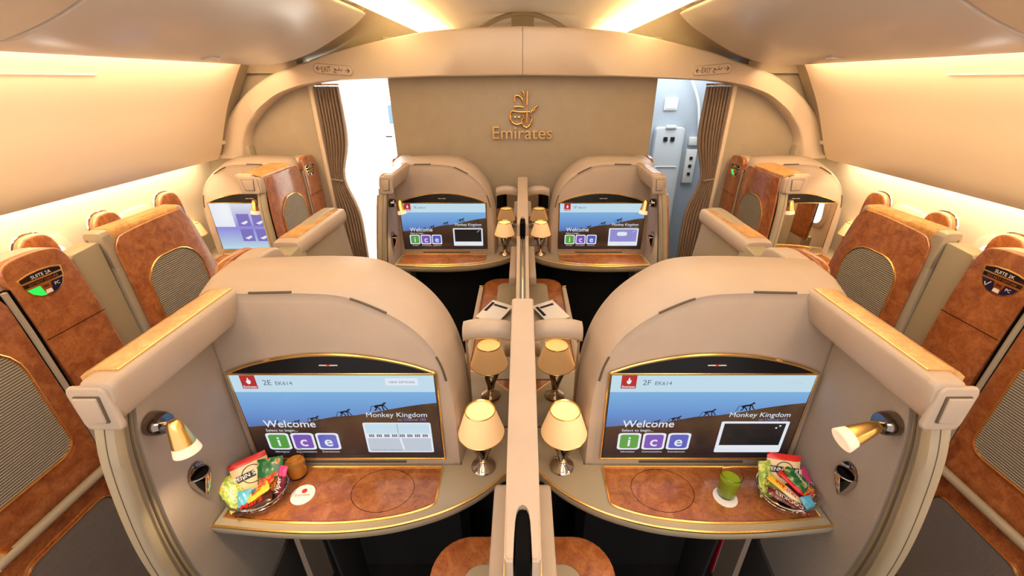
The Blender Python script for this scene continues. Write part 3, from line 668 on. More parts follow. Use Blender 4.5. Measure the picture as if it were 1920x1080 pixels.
# centre divider
for k in (0, 1):
    dy = PITCH * k; tf = lambda p: (p[0], p[1] + dy, p[2])
    t = thing('centre_divider', 'beige leather divider post between the two %s suites' % ('near', 'far')[k], 'divider', (0, .8 + dy, FL), 'centre dividers')
    def zt(y): return -.62 - (1.17 - y) * .15
    sl = [(-.0075, .425), (-.0115, .47), (-.0095, .50), (-.0055, .515), (0, .520), (.0055, .515), (.0095, .50), (.0115, .47), (.0075, .425)]
    sl = [(-.0165, .425), (-.0155, .46), (-.0140, .49), (-.0115, .507), (-.0065, .517), (0, .520), (.0065, .517), (.0115, .507), (.0140, .49), (.0155, .46), (.0165, .425)]
    outl = [(.027, .425), (.032, .432), (.0325, .60), (.034, 1.165), (.030, 1.17), (-.030, 1.17), (-.034, 1.165), (-.0325, .60), (-.032, .432), (-.027, .425)] + sl
    m = MB(tf); tb = bmesh.new()
    A = [tb.verts.new((x, y, zt(y) - .10)) for x, y in outl]; B = [tb.verts.new((x, y, zt(y))) for x, y in outl]
    tb.faces.new(A[::-1]); f2 = tb.faces.new(B)
    for i in range(len(outl)): tb.faces.new((A[i], A[(i + 1) % len(outl)], B[(i + 1) % len(outl)], B[i]))
    oe = [e for e in f2.edges if max(abs(v.co.x) for v in e.verts) > .0255]
    bmesh.ops.bevel(tb, geom=oe, offset=.004, segments=3, affect='EDGES')
    m.merge(tb, 'beige'); m.build('leather_top', t)
    m = MB(tf)
    m.prism([(.44, FL), (.44, -.83), (1.165, -.72), (1.165, FL)], 'x', -.029, .029, 'beige_dk', .003); m.build('body', t)
    m = MB(tf)
    for s in (-1, 1): m.tube([(s * .034, .43, zt(.43) - .10), (s * .0355, 1.165, zt(1.165) - .10)], .0024, 'gold', 6)
    for s in (-1, 1): m.tube([(s * .011, .424, zt(.43) - .09), (s * .030, .424, zt(.43) - .09)], .0026, 'gold', 6)
    m.build('gold_trim', t)
    m = MB(tf); m.box(-.0128, .0128, .424, .516, -.95, -.728, 'dark'); m.build('slot', t)
    # low sliding privacy panel running back from the post
    m = MB(tf)
    pieces = ((-.033, -.0175, 0, 'beige'), (.0175, .033, 0, 'beige'), (-.0175, .0175, -.01, 'dark')) if k == 0 else ((-.033, -.014, 0, 'beige'), (.014, .033, 0, 'beige'), (-.0035, .0035, .012, 'chrome'), (-.014, .014, -.02, 'beige_dk'))
    for a, b, dz, mm in pieces:
        m.prism([(.42, -.80 + dz), (.42, -1.3), (-.35, -1.3), (-.35, -1.06 + dz)], 'x', a, b, mm, .002)
    m.build('sliding_panel', t)
    for s in (-1, 1):
        m = MB(lambda p: (p[0] * s, p[1] + dy, p[2]))
        m.prism(rrect(.30, .80, -1.06, -1.0, (.03, .02, .01, .01)), 'x', .036, .078, 'beige', .012, 3)
        m.build('side_pad', t)
    # armrest consoles, one each side of the post
    for s in (-1, 1):
        tf2 = lambda p: (p[0] * s, p[1] + dy, p[2])
        t = thing('centre_console', 'wood-edged armrest console %s of the divider, %s' % (('left', 'right')[s > 0], ('at the bottom edge of the photo', 'in the far row beside a white leaflet')[k]), 'console', (s * .15, .4 + dy, FL), 'centre armrest consoles')
        cs = rrect(.037, .262, -.35, .80, (.11, .004, .004, .02), 8)
        m = MB(tf2); m.prism(cs, 'z', -1.285, -1.25, 'wood', .006, 3); m.build('wood_top', t)
        m = MB(tf2); m.prism(rrect(.04, .25, -.34, .78, (.10, .004, .004, .02), 8), 'z', FL, -1.285, 'dark'); m.build('base', t)
        m = MB(tf2); m.prism(rrect(.0375, .165, -.33, .715, (.05, .004, .004, .02), 6), 'z', -1.252, -1.244, 'beige_dk', .004, 3); m.build('leather_pad', t)
        m = MB(tf2); m.prism(rrect(.262, .292, -.30, .66, .012), 'z', -1.33, -1.243, 'beige', .008, 3); w_ = m.build('side_flap', t)
        m = MB(tf2); m.tube([(.260, -.30, -1.243), (.260, .65, -1.243), (.266, .668, -1.243), (.292, .668, -1.246)], .003, 'gold', 6); m.build('gold_trim', w_)
    if k == 1:
        for s in (-1, 1):
            c = Matrix.Translation((s * .165, 2.13, -1.222)) @ Matrix.Rotation(math.radians(s * 32), 4, 'Z') @ Matrix.Rotation(math.radians(10), 4, 'X')
            m = MB(); m.box(-.075, .075, -.09, .09, 0, .004, 'paper', .001, mtx=c)
            m.box(-.04, .055, .045, .062, .0042, .0046, 'ink', mtx=c); m.box(-.065, -.045, -.02, .07, .0042, .0046, 'navy', mtx=c)
            m.build('leaflet', base=(s * .165, 2.13, -1.243), props=('white leaflet with dark print on the far console, %s of the divider' % ('left', 'right')[s > 0], 'leaflet', 'white leaflets'))

# table lamps
def lamp(x, y, label, group='table lamps with cream shades'):
    t = thing('table_lamp', label, 'lamp', (x, y, -1.13), group)
    T_ = lambda z=-1.13: Matrix.Translation((x, y, z))
    m = MB(); m.lathe([(0, .0015), (.038, .0015), (.040, .005), (.036, .011), (.021, .018), (.013, .026), (.012, .034), (.0135, .040), (.010, .044), (0, .045)], 'chrome', mtx=T_()); m.build('base', t)
    m = MB(); m.lathe([(.0125, .030), (.015, .033), (.0125, .036)], 'gold', mtx=T_()); m.build('gold_ring', t)
    for a in (90, 210, 330):
        a = math.radians(a + 20); c, s_ = math.cos(a), math.sin(a)
        m = MB(); m.tube(spline([(c * .006, s_ * .006, .036), (c * .012, s_ * .012, .06), (c * .028, s_ * .028, .105), (c * .036, s_ * .036, .156)], 4), [.009] * 5 + [.0085] * 4 + [.006] * 4, 'darkchrome', 10, mtx=T_()); m.build('stem', t)
    m = MB(); sh = Matrix.Translation((x, y, -1.13))
    m.lathe([(.071, .152), (.0715, .154), (.045, .240), (.0435, .241)], 'shade', 36, sh); o = m.build('lamp_shade', t)
    m = MB(); m.lathe([(.045, .238), (.0465, .241), (.045, .244), (.0425, .241), (.045, .238)], 'gold', 36, sh); m.build('shade_rim', t)
    m = MB(); m.lathe([(.071, .151), (.0725, .153), (.071, .155), (.070, .153), (.071, .151)], 'gold', 36, sh); m.build('shade_rim', t)
    m = MB(); m.lathe([(.0, .230), (.040, .230), (.042, .236)], 'shadein', 36, sh); m.build('lit_diffuser', t)
    return t
lamp(-.128, .955, 'chrome table lamp with glowing cream shade, near left of the divider')
lamp(.128, .955, 'chrome table lamp with glowing cream shade, near right of the divider')
lamp(-.128, .955 + PITCH, 'chrome table lamp with cream shade, far row left of the divider')
lamp(.128, .955 + PITCH, 'chrome table lamp with cream shade, far row right of the divider')
lamp(-2.42 + .115, .96 + PITCH - .02, 'faint cream table lamp beside the left window screen, washed out by light')
lamp(2.42 - .115, .96 + PITCH - .02, 'faint cream table lamp beside the right window screen, washed out by light')

# reading lamps on the wing fabric
def reading(s, dx, k, label, d):
    dy = PITCH * k; base = (dx + s * .83, .72 + dy, -.70)
    t = thing('reading_lamp', label, 'lamp', base, 'gold reading lamps')
    of = -.011 if abs(dx) < .1 else 0
    tf = lambda p: ((p[0] + of) * s + dx, p[1] + dy - .03, p[2])
    m = MB(tf); r = Matrix.Translation((.834, .722, -.682)) @ Matrix.Rotation(math.radians(-90), 4, 'Y')
    m.lathe([(0, 0), (.027, 0), (.0275, .004), (.026, .024), (.022, .032), (.0, .034)], 'darkchrome', mtx=r); m.build('wall_mount', t)
    m = MB(tf); m.tube([(.805, .722, -.682), (.785, .72, -.684), (.775, .715, -.686)], .006, 'chrome', 10); m.lathe([(0, -.01), (.009, -.004), (.01, 0), (.009, .004), (0, .01)], 'chrome', mtx=Matrix.Translation((.775, .715, -.686))); m.build('joint', t)
    d = Vector(d).normalized(); q = d.to_track_quat('Z', 'Y').to_matrix().to_4x4(); mt = Matrix.Translation(Vector((.768, .705, -.683)) - d * .024) @ q
    m = MB(tf); m.lathe([(0, 0), (.009, .001), (.013, .006), (.017, .025), (.022, .055), (.0235, .066)], 'gold', 28, mt); m.build('lamp_head', t)
    m = MB(tf); m.lathe([(.0232, .064), (.0265, .080), (.0275, .086), (.024, .088), (0, .085)], 'frost', 28, mt); m.build('lens', t)
    if abs(dx) < .1:      # the bulb's own beam
        l = bpy.data.lights.new('reading_bulb', 'SPOT'); l.energy = 7.0; l.color = (1, .72, .40); l.spot_size = math.radians(105); l.spot_blend = .7; l.shadow_soft_size = .015
        lo_ = bpy.data.objects.new('reading_bulb', l); COL.objects.link(lo_); dd = Vector((d.x * s, d.y, d.z))
        if s > 0: dd = Vector((d.x, d.y, d.z))
        else: dd = Vector((-d.x, d.y, d.z))
        p = mt @ Vector((0, 0, .095)); p = tf(p); lo_.parent = t
        lo_.location = Vector((p[0], p[1], p[2] + H)) - t.location; lo_.rotation_euler = dd.to_track_quat('-Z', 'Y').to_euler()
reading(-1, 0, 0, 'gold reading lamp hanging down on the near left suite wall', (-.12, -.1, -1))
reading(1, 0, 0, 'gold reading lamp pointing inwards on the near right suite wall', (-.9, -.1, -.42))
reading(-1, 0, 1, 'small gold reading lamp on the far left centre suite wall', (-.15, -.1, -1))
reading(1, 0, 1, 'small gold reading lamp on the far right centre suite wall', (-.15, -.1, -1))
reading(1, -2.42, 1, 'pale reading lamp under the end cap of the far left window suite', (-.12, -.1, -1))
reading(-1, 2.42, 1, 'pale reading lamp under the end cap of the far right window suite', (-.12, -.1, -1))

# chrome bud vases
def vase(s, dx, k, label):
    dy = PITCH * k; tf = lambda p: ((p[0] + (.024 if abs(dx) < .1 else 0)) * s + dx, p[1] + dy - .035, p[2] + .004)
    t = thing('bud_vase', label, 'vase', (dx + s * .83, .80 + dy, -.98), 'chrome wall vases')
    x0, yc, zt_ = .833, .795, -.905
    def ring(w_, d, z): return [(x0 - d * math.sin(a), yc - w_ * math.cos(a), z) for a in [PI * i / 12 for i in range(13)]] + [(x0 + .004, yc + w_, z), (x0 + .004, yc - w_, z)]
    m = MB(tf); m.prism([(yc + a, b) for a, b in [(.0, -.895), (-.014, -.899), (-.024, -.912), (-.027, -.93), (-.022, -.95), (.022, -.95), (.027, -.93), (.024, -.912), (.014, -.899)]], 'x', x0 - .005, x0 + .002, 'darkchrome', .002); m.build('back_plate', t)
    m = MB(tf); m.loft([ring(.027, .030, -.928), ring(.027, .031, -.935), ring(.024, .026, -.955), ring(.016, .017, -.980), ring(.006, .006, -1.005), ring(.001, .001, -1.012)], 'chrome', cap0=False); m.build('cup', t, angle=60)
    m = MB(tf); m.face(ring(.0245, .0275, -.929), 'dark'); m.build('opening', t)
    m = MB(tf); m.tube(ring(.027, .030, -.928)[:13], .0022, 'chrome', 8); m.build('rim', t)
vase(-1, 0, 0, 'chrome teardrop wall vase beside the near left snack basket'); vase(1, 0, 0, 'chrome teardrop wall vase beside the near right snack basket')
vase(-1, 0, 1, 'small chrome wall vase in the far left centre suite'); vase(1, 0, 1, 'small chrome wall vase in the far right centre suite')

# snack baskets and snacks
def cm(n, c, r=.3): 
    if n not in M: M[n] = mat(n, c, r)
    return n
def basket(cx, cy, label):
    t = thing('snack_basket', label, 'basket', (cx, cy, -1.129), 'wire snack baskets')
    def ell(rx, z): return [(cx + rx * math.cos(a), cy + rx * .86 * math.sin(a), z) for a in [2 * PI * i / 36 for i in range(36)]]
    m = MB(); m.tube(ell(.085, -1.083), .0028, 'chrome', 8, True); m.build('rim', t)
    m = MB(); m.tube(ell(.052, -1.125), .0024, 'chrome', 6, True); m.tube(ell(.072, -1.106), .0014, 'chrome', 6, True); m.build('base_ring', t)
    m = MB()
    for i in range(32):
        a = 2 * PI * i / 32; c, s_ = math.cos(a), math.sin(a) * .86
        m.tube([(cx + .052 * c, cy + .052 * s_, -1.125), (cx + .072 * c, cy + .072 * s_, -1.106), (cx + .085 * c, cy + .085 * s_, -1.083)], .0012, 'chrome', 5)
    m.build('wires', t)
    m = MB(); m.lathe([(0, 0), (.05, 0), (.07, .018)], 'darkchrome', mtx=Matrix.Translation((cx, cy, -1.123)) @ Matrix.Scale(.86, 4, (0, 1, 0))); m.build('tray', t)
def packet(name, label, cat, W_, L_, th, pos, rot, col, bands=(), texts=(), grp='snacks in the baskets'):
    """pillow bag lying in its own XY plane; bands=(y0,y1,material), texts=(string,size,material,x,y,rot)"""
    W_ *= 1.15; L_ *= 1.12
    mt = Matrix.Translation(pos) @ Matrix.Rotation(math.radians(rot[2]), 4, 'Z') @ Matrix.Rotation(math.radians(rot[0]), 4, 'X') @ Matrix.Rotation(math.radians(rot[1]), 4, 'Y')
    t = bmesh.new(); nx, ny = 8, 14; R = {}
    def hz(u, v): return th * .5 * (1 - (2 * u - 1) ** 4) ** .7 * (1 - (2 * v - 1) ** 4) ** .7
    for side in (1, -1):
        for i in range(nx + 1):
            for j in range(ny + 1):
                u, v = i / nx, j / ny
                z = hz(u, v) * side + .0012 * math.sin(u * 17 + v * 9 + len(label)) * (1 if 0 < v < 1 else 0)
                if side < 0 and (i in (0, nx) or j in (0, ny)): R[side, i, j] = R[1, i, j]
                else: R[side, i, j] = t.verts.new(((u - .5) * W_, (v - .5) * L_, z))
    m = MB(); idx = m.mi(col); bi = [(a, b, m.mi(c)) for a, b, c in bands]; rows = []
    for side in (1, -1):
        for i in range(nx):
            for j in range(ny):
                f = t.faces.new((R[side, i, j], R[side, i + 1, j], R[side, i + 1, j + 1], R[side, i, j + 1]))
                v = (j + .5) / ny; f.material_index = idx
                for a, b, c in bi:
                    if a <= v < b: f.material_index = c
    vs = {v: m.bm.verts.new(mt @ v.co) for v in t.verts}
    for f in t.faces:
        nf = m.bm.faces.new([vs[v] for v in f.verts]); nf.material_index = f.material_index
    t.free()
    pkt = thing(name, label, cat, pos, grp)
    m.build('wrapper', pkt)
    if texts:
        m = MB()
        for body, size, mm, x, y, r in texts:
            a = math.radians(r); ux = mt.to_3x3() @ Vector((math.cos(a), math.sin(a), 0)); uy = mt.to_3x3() @ Vector((-math.sin(a), math.cos(a), 0))
            if body == 'O':     # plain ring
                mm_, r_ = mm, size
                m.tube([mt @ Vector((x + r_ * math.cos(q), y + r_ * math.sin(q), th * .5 + .0008)) for q in [2 * PI * i / 24 for i in range(24)]], .0011, mm, 5, True)
            elif body == '[]':
                m.face([mt @ Vector((x + sx * size, y + sy * size * .24, th * .5 + .0004)) for sx, sy in ((-1, -1), (1, -1), (1, 1), (-1, 1))], mm)
            else:
                m.text(body, size, mm, mt @ Vector((x, y, th * .5 + .0016)), ux, uy, 'CENTER', 0, 0, .0002)
        m.build('print', pkt, smooth=False)
CR = cm('pk_cream', (.80, .62, .34)); RD = cm('pk_red', (.70, .025, .02)); GR = cm('pk_green', (.03, .16, .05)); LG = cm('pk_lime', (.36, .52, .10))
YL = cm('pk_yellow', (.85, .52, .04)); BR = cm('pk_brown', (.06, .015, .01)); BL = cm('pk_blue', (.10, .40, .60)); PK = cm('pk_pink', (.60, .05, .20))
def speck(n, cols, scale=60):
    m = mat(n, cols[0], .28); nt = m.node_tree; b = nt.nodes['Principled BSDF']
    tc = nt.nodes.new('ShaderNodeTexCoord'); v = nt.nodes.new('ShaderNodeTexNoise'); v.inputs['Scale'].default_value = scale; v.inputs['Detail'].default_value = 1
    cr = nt.nodes.new('ShaderNodeValToRGB'); cr.color_ramp.interpolation = 'CONSTANT'; e = cr.color_ramp.elements
    ps = [0, .47, .56, .64][:len(cols)]; e[0].color = (*cols[0], 1); e[1].position = ps[1]; e[1].color = (*cols[1], 1)
    for p_, c_ in zip(ps[2:], cols[2:]): k_ = e.new(p_); k_.color = (*c_, 1)
    nt.links.new(tc.outputs['Object'], v.inputs['Vector']); nt.links.new(v.outputs['Fac'], cr.inputs[0]); nt.links.new(cr.outputs[0], b.inputs['Base Color'])
    M[n] = m; return n
LG = speck('print_lime', [(.30, .46, .06), (.62, .66, .18), (.72, .52, .05), (.10, .28, .03)]); GR = speck('print_green', [(.02, .12, .04), (.05, .22, .06), (.45, .45, .10), (.5, .03, .02)], 50)
SW = speck('print_sweets', [(.62, .03, .02), (.75, .20, .03), (.80, .50, .06), (.25, .02, .05)], 90); BK = speck('print_bar', [(.07, .015, .01), (.30, .03, .02), (.10, .02, .02), (.55, .35, .15)], 80)
MR = cm('pk_maroon', (.14, .012, .03)); CM = cm('pk_pale', (.80, .66, .40))
for s, bx in ((-1, -.788), (1, .786)):
    by = .838
    basket(bx, by, 'silver wire snack basket on the near %s shelf' % ('left' if s < 0 else 'right'))
    sd = 'left' if s < 0 else 'right'
    f = 1
    rz = -24 * 1 if s > 0 else 24
    def pos(dx_, dy_, dz_): return (bx + (dx_ if s > 0 else dx_), by + dy_, -1.12 + dz_)
    if s < 0:
        packet('pretzel_bag', 'cream and red PENN STATE pretzel bag in the left basket', 'snack bag', .085, .105, .018, pos(-.024, .030, .052), (58, 0, 40), CR, ((.84, 1, RD), (0, .22, BL)), (('O', .026, 'ink', 0, .010, 0), ('[]', .040, 'ink', 0, .010, 28), ('PENN STATE', .0165, 'white', 0, .006, 0)))
        packet('crisp_packet', 'lime and yellow crisp packet leaning left in the left basket', 'snack bag', .050, .090, .014, pos(-.058, -.016, .040), (40, 0, 50), LG, (), (('CRISPS', .015, 'white', 0, -.01, 80),))
        packet('sweet_bag', 'dark green sweet bag with red print in the left basket', 'snack bag', .062, .088, .016, pos(.030, .030, .058), (52, 0, 14), GR, ((0, .35, SW),), (('Sweets', .020, RD, 0, -.008, 20),))
        packet('chocolate_bar', 'purple and red chocolate bar standing upright, right rim of left basket', 'chocolate bar', .024, .088, .012, pos(.068, .010, .048), (56, 0, -12), MR, ((.7, 1, PK),), (('Viper', .022, 'white', .004, -.006, 90),))
        packet('chocolate_bar', 'long dark bar lettered Mars along the front rim of left basket', 'chocolate bar', .028, .090, .014, pos(.018, -.048, .032), (14, 0, -66), BR, (), (('Mars', .032, RD, .010, -.004, 90),))
        packet('chocolate_bar', 'small yellow wrapped sweet in the middle of left basket', 'chocolate bar', .022, .062, .016, pos(.022, -.026, .048), (25, 0, -62), YL, (), (('MINI', .013, RD, .004, 0, 90),))
        packet('chocolate_bar', 'red wrapped sweet lying above the yellow one in left basket', 'chocolate bar', .020, .055, .012, pos(.032, -.004, .058), (30, 0, -58), SW, (), ())
        packet('cracker_packet', 'small light blue packet at the front of left basket', 'snack bag', .030, .040, .010, pos(-.014, -.036, .040), (40, 0, 20), BL, (), ())
    else:
        packet('pretzel_bag', 'cream and red PENN STATE pretzel bag in the right basket', 'snack bag', .082, .105, .020, pos(.0, .036, .056), (62, 0, -10), CR, ((.85, 1, RD),), (('O', .024, 'ink', 0, .014, 0), ('[]', .040, 'ink', 0, .014, 0), ('PENN STATE', .0165, 'white', 0, .0095, 0)))
        packet('crisp_packet', 'lime and yellow crisp packet standing, left rim of right basket', 'snack bag', .034, .095, .014, pos(-.060, .020, .052), (60, 0, 4), LG, (), (('CRISPS', .014, GR, .005, 0, 80),))
        packet('sweet_bag', 'dark green sweet bag with red sweets print in the right basket', 'snack bag', .052, .095, .016, pos(.038, .010, .052), (36, 0, 42), GR, ((0, .3, SW),), (('Sweets', .018, 'white', .004, .008, 90),))
        packet('chocolate_bar', 'yellow and orange bar across the right basket', 'chocolate bar', .024, .095, .012, pos(-.018, -.010, .046), (20, 0, 48), YL, ((0, .5, CM),), (('NUT BAR', .015, RD, .004, 0, 90),))
        packet('chocolate_bar', 'brown bar with red lettering along the front of right basket', 'chocolate bar', .026, .100, .012, pos(-.022, -.042, .036), (10, 0, 54), BK, (), (('COOKIES', .018, 'white', .005, 0, 90),))
        packet('chocolate_bar', 'red wrapped bar in the middle of right basket', 'chocolate bar', .018, .075, .012, pos(.008, .004, .056), (25, 0, 46), RD, (), (('WAFER', .012, 'white', .004, 0, 90),))
        packet('cracker_packet', 'light blue packet at the front of right basket', 'snack bag', .032, .034, .012, pos(.032, -.048, .036), (35, 0, 12), BL, (), ())
        packet('crisp_packet', 'pink packet poking out by the wall of right basket', 'snack bag', .040, .045, .012, pos(.062, .028, .050), (45, 0, 30), PK, (), ())
        packet('cracker_packet', 'dark maroon packet under the bars of right basket', 'snack bag', .040, .060, .012, pos(.012, -.018, .030), (15, 0, 35), MR, (), ())

# glasses and coasters
def glass(x, y, fill, label):
    t = thing('drink_glass', label, 'glass', (x, y, -1.1255), 'drink glasses')
    mt = Matrix.Translation((x, y, -1.1255))
    m = MB(); m.lathe([(0, 0), (.024, 0), (.026, .004), (.0305, .085), (.0292, .085), (.0252, .008), (0, .007)], 'cup', 32, mt); m.build('tumbler', t)
    m = MB(); m.lathe([(0, .0085), (.0245, .0085), (.0278, .058 if fill == 'amber' else .066), (0, .058 if fill == 'amber' else .066)], fill, 32, mt); m.build('drink', t)
def coaster(x, y, label, pr):
    t = thing('coaster', label, 'coaster', (x, y, -1.1285), 'paper coasters')
    m = MB(); m.lathe([(0, 0), (.0345, 0), (.035, .001), (.0345, .0022), (0, .0022)], 'paper', 36, Matrix.Translation((x, y, -1.1285))); m.build('disc', t)
    if pr:
        m = MB(); m.text('Emirates', .013, 'red', (x, y - .006, -1.1260), (1, .1, 0), (-.1, 1, 0), 'CENTER'); m.lathe([(0, 0), (.008, 0)], 'red', 12, Matrix.Translation((x, y + .012, -1.126))); m.build('print', t, smooth=False)
glass(-.714, .920, 'amber', 'tumbler of amber drink behind the left coaster'); coaster(-.668, .850, 'white round coaster with red print, left shelf', True)
glass(.618, .852, 'lime', 'tumbler of bright green drink on a coaster, right shelf'); coaster(.612, .842, 'plain white coaster beneath the green drink', False)

# magazine pockets below the shelves
for s in (-1, 1):
    tf = lambda p: (p[0] * s, p[1], p[2])
    sd = 'left' if s < 0 else 'right'
    t = thing('magazine_pocket', 'dark magazine pocket below the near %s shelf' % sd, 'pocket', (s * .75, .9, FL), 'magazine pockets')
    m = MB(tf); m.prism([(.79, -1.22), (.67, -1.24), (.70, FL), (.78, FL)], 'x', .695, .705, 'carpet', .002); m.build('front_flap', t)
    m = MB(tf); m.prism([(.96, -1.19), (.80, -1.19), (.84, FL), (.96, FL)], 'x', .60, .61, 'carpet', .002); m.build('divider', t)
    m = MB(tf); m.box(.66, .668, .86, .94, -1.55, -1.20, 'magred' if s > 0 else 'carpet', .002); m.box(.6682, .6690, .862, .938, -1.548, -1.202, 'paper' if s > 0 else 'beige_dk')
    m.build('magazine', base=(s * .665, .87, -1.55), props=('%s magazine standing under the near %s shelf' % (('dark', 'red')[s > 0], sd), 'magazine', 'magazines'))

# rounded wood caps along the windows
for s in (-1, 1):
    for i, y in enumerate((1.73, 2.08, 2.50)):
        tf = lambda p: (p[0] * s, p[1] + y, p[2])
        where = ('nearest the camera', 'the middle one', 'farthest, by the window screen')[i]
        t = thing('window_side_console', 'rounded burl wood console back along the %s windows, %s' % (('left', 'right')[s > 0], where), 'console', (s * 2.15, y, FL), 'wood console backs by the windows')
        pf = [(-.085, -1.1), (-.088, -.80), (-.080, -.67), (-.05, -.618), (.0, -.605), (.05, -.618), (.080, -.67), (.088, -.80), (.085, -1.1)]
        m = MB(tf); m.prism(spline(pf, 4), 'x', 2.14, 2.18, 'wood', .015, 4); m.build('wood_back', t)
        m = MB(tf); m.tube([(2.18, a, b) for a, b in spline(pf, 4)], .006, 'chrome', 8); m.build('chrome_rim', t)
        m = MB(tf); m.box(2.14, 2.22, -.08, .08, FL, -1.08, 'beige'); m.build('cabinet', t)

# ------------------------------------------------------------------ logo on the wall
t = thing('wall_emblem', 'gold airline emblem and raised Emirates lettering on the front wall', 'sign', (0, 3.155, -.38))
m = MB(); m.text('Emirates', .125, 'golddk', (-.005, 3.150, -.378), (1, 0, 0), (0, 0, 1), 'CENTER', .010, 0, .0006); m.build('lettering', t)
def S(pts, r): return spline([((x - 690) * .000425, 3.148, (420 - z) * .000425 - .182) for x, z in pts], 5), r
for pts, r in (S([(768, 150), (764, 240), (760, 360)], .0075), S([(760, 410), (762, 500), (756, 625)], .0075),
               S([(672, 150), (700, 175), (715, 225)], .007), S([(560, 310), (575, 225), (625, 225), (675, 265), (705, 340)], .0075),
               S([(548, 385), (620, 380), (700, 392)], .008), S([(520, 448), (640, 462), (810, 460)], .008),
               S([(520, 448), (492, 500), (494, 580), (530, 635), (600, 655), (690, 630)], .0085),
               S([(700, 560), (675, 610), (700, 680), (765, 700), (825, 640), (842, 560), (820, 510)], .0085),
               S([(826, 480), (850, 440), (890, 405), (935, 365)], .008), S([(840, 440), (870, 450), (905, 415)], .006),
               S([(685, 505), (700, 530), (715, 560)], .006)):
    m = MB(); m.tube(pts, r, 'golddk', 8); m.build('calligraphy_stroke', t)
for x, z in ((565, 545), (628, 545)):
    m = MB(); x, z = (x - 690) * .000425, (420 - z) * .000425 - .182
    m.box(x - .008, x + .008, 3.140, 3.16, z - .009, z + .009, 'golddk', .002); m.build('dot', t)

# exit signs on the beam
for s in (-1, 1):
    cx, cz = s * 1.232, .060
    t = thing('exit_sign', 'small EXIT sign with arrows above the %s doorway' % ('left', 'right')[s > 0], 'sign', (cx, 3.055, cz), 'exit signs')
    m = MB(); rt = Matrix.Translation((cx, 0, cz)) @ Matrix.Rotation(math.radians(-4 * -s * -1), 4, 'Y')
    m.prism(rrect(-.128, .128, -.030, .030, .028, 6), 'y', 3.050, 3.062, 'cream', .003, mtx=rt); m.build('plate', t)
    m = MB(); m.tube([rt @ Vector((x, 3.0495, z)) for x, z in rrect(-.124, .124, -.027, .027, .025, 6)], .0012, 'bulk', 5, True); m.build('border', t)
    m = MB(); y = 3.0485
    m.text('EXIT', .044, 'exitred', rt @ Vector((-.043, y, -.016)), (1, 0, s * -.07), (s * .07, 0, 1), 'CENTER', 0, 0, .0, sx=.70)
    for a in (-1, 1):
        m.tube([rt @ Vector((x, y, z)) for x, z in [(a * .080, 0), (a * .104, 0)]], .0019, 'exitred', 5)
        m.tube([rt @ Vector((x, y, z)) for x, z in [(a * .094, .012), (a * .106, 0), (a * .094, -.012)]], .0024, 'exitred', 5)
    m.tube([rt @ Vector((x, y, z)) for x, z in spline([(.060, .008), (.054, -.002), (.046, -.003), (.040, .006), (.034, -.003), (.026, -.003), (.018, .003), (.006, .006), (.018, -.003), (.004, -.010), (.010, -.018), (.022, -.015)], 3)], .0017, 'exitred', 5)
    m.tube([rt @ Vector((x, y, z)) for x, z in [(.037, .013), (.041, .014)]], .002, 'exitred', 5)
    m.build('lettering', t)

# curtains
def curtain(name, x_in, x_out, y, zt_, label, mm, pinch, flare, grp):
    t = thing(name, label, 'curtain', ((x_in + x_out) / 2, y, FL), grp)
    m = MB(); nu, nv = 72, 30; tb = bmesh.new(); G = []
    for j in range(nv + 1):
        v = j / nv; z = zt_ + (FL + .02 - zt_) * v
        w_ = 1 - pinch * math.exp(-((v - .33) / .10) ** 2)
        row = []
        for i in range(nu + 1):
            u = i / nu; x = x_out + (x_in - x_out) * (u * w_)
            row.append(tb.verts.new((x, y + .022 * math.sin(u * 2 * PI * 8 + .6 * math.sin(v * 5)) * (.6 + .4 * w_) + .01 * math.sin(v * 9 + u * 5), z)))
        G.append(row)
    for j in range(nv):
        for i in range(nu): tb.faces.new((G[j][i], G[j][i + 1], G[j + 1][i + 1], G[j + 1][i]))
    m.merge(tb, mm); o = m.build('drape', t, angle=80)
    so = o.modifiers.new('s', 'SOLIDIFY'); so.thickness = .003
    m = MB(); m.tube([(x_in, y, zt_ + .012), (x_out, y, zt_ + .012)], .006, 'chrome', 8)
    for i in range(8): xx = x_out + (x_in - x_out) * (i + .5) / 8; m.tube([(xx, y, zt_ + .012), (xx, y, zt_ - .008)], .003, 'white', 6)
    m.build('track', t)
    m = MB(); m.tube([(x_out, y - .02, zt_ - .63), ((x_in + x_out) / 2, y - .035, zt_ - .64), (x_out + (x_in - x_out) * .5, y - .02, zt_ - .64)], .006, mm, 8); m.build('tie_band', t)
curtain('curtain', -1.27, -1.455, 3.20, -.04, 'brown pleated curtain tied beside the left doorway', 'curtain', .45, 0, 'doorway curtains')
curtain('curtain', 1.27, 1.455, 3.20, -.04, 'brown pleated curtain tied beside the right doorway', 'curtain', .45, 0, 'doorway curtains')
curtain('curtain', .86, .99, 3.75, .10, 'grey curtain seen through the right doorway beside the logo wall', 'curtg', .4, 0, 'galley curtains')

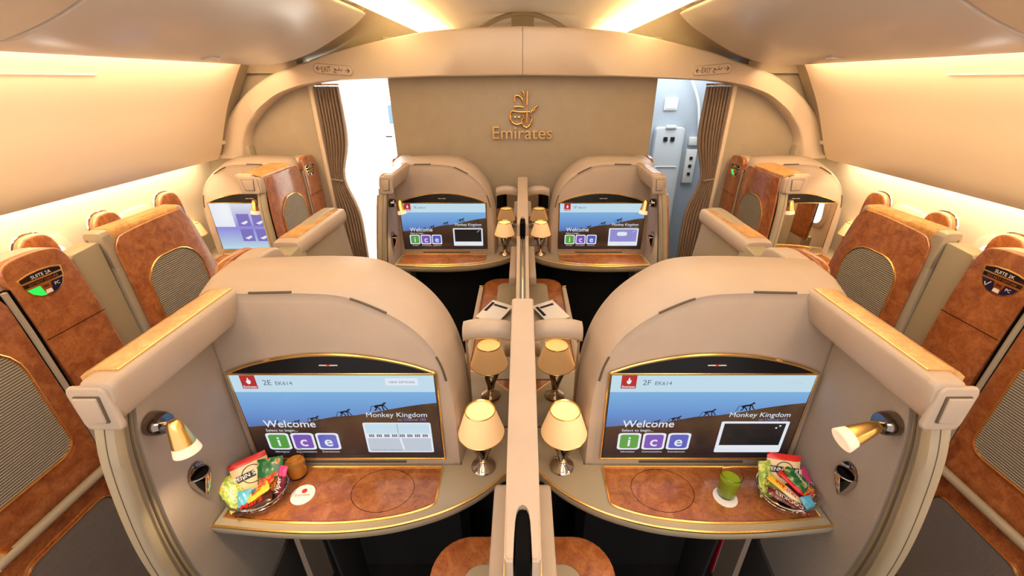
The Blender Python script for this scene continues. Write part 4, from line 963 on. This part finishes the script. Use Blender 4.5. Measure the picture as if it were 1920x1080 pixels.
# galley fittings
t = thing('wall_monitor', 'small wall monitor in the bright galley through left doorway', 'monitor', (-1.22, 4.69, -.35))
m = MB(); m.box(-1.40, -1.14, 4.66, 4.70, -.42, -.22, 'white', .006); m.build('housing', t)
m = MB(); m.box(-1.39, -1.15, 4.655, 4.662, -.41, -.23, lit('galley_screen', (.35, .65, .85), 1.0)); m.build('display', t)
m = MB(); m.box(-1.45, -1.38, 4.655, 4.66, -.545, -.53, 'ink'); m.box(-1.33, -1.25, 4.655, 4.66, -.545, -.53, 'ink'); m.build('button_row', base=(-1.4, 4.66, -.55), props=('row of dark buttons below the galley monitor', 'buttons'))
t = thing('cabin_door', 'pale grey cabin door panel seen through the right doorway', 'door', (1.50, 4.40, FL))
m = MB(); m.prism(rrect(1.33, 1.62, FL, -.42, (.04, .04, .01, .01)), 'y', 4.40, 4.49, 'pgrey', .01, 3); m.build('door_leaf', t)
m = MB(); m.tube([(x, 4.395, z) for x, z in rrect(1.36, 1.59, -1.70, -.80, .02)], .006, 'white', 6, True); m.build('window_frame', t)
m = MB(); m.box(1.41, 1.45, 4.385, 4.40, -.55, -.51, 'ink', .003); m.box(1.48, 1.52, 4.385, 4.40, -.55, -.51, 'ink', .003); m.box(1.42, 1.52, 4.38, 4.42, -.43, -.40, 'white', .004); m.build('latch', t)
t = thing('door_panel_sign', 'small grey placard high on the wall beyond the right doorway', 'sign', (1.46, 4.48, -.22))
m = MB(); m.box(1.40, 1.53, 4.48, 4.50, -.27, -.16, 'white', .004); m.build('frame', t)
m = MB(); m.box(1.415, 1.515, 4.474, 4.482, -.255, -.175, 'pgrey'); m.build('face', t)
t = thing('control_panel', 'white switch panel on the wall beside the right curtain', 'control panel', (1.74, 4.48, -.9))
m = MB(); m.box(1.70, 1.80, 4.46, 4.50, -.60, -.52, 'white', .006); m.box(1.69, 1.80, 4.46, 4.50, -.98, -.64, 'white', .006); m.build('housing', t)
for z in (-.72, -.80, -.88):
    m = MB(); m.box(1.73, 1.76, 4.45, 4.465, z - .02, z + .01, 'ink', .002); m.build('switch', t)
m = MB(); m.tube(spline([(1.56, 4.45, .12), (1.62, 4.45, .0), (1.72, 4.45, -.2), (1.78, 4.45, -.5)], 5), .012, 'white', 8); struct('trim_7', m)
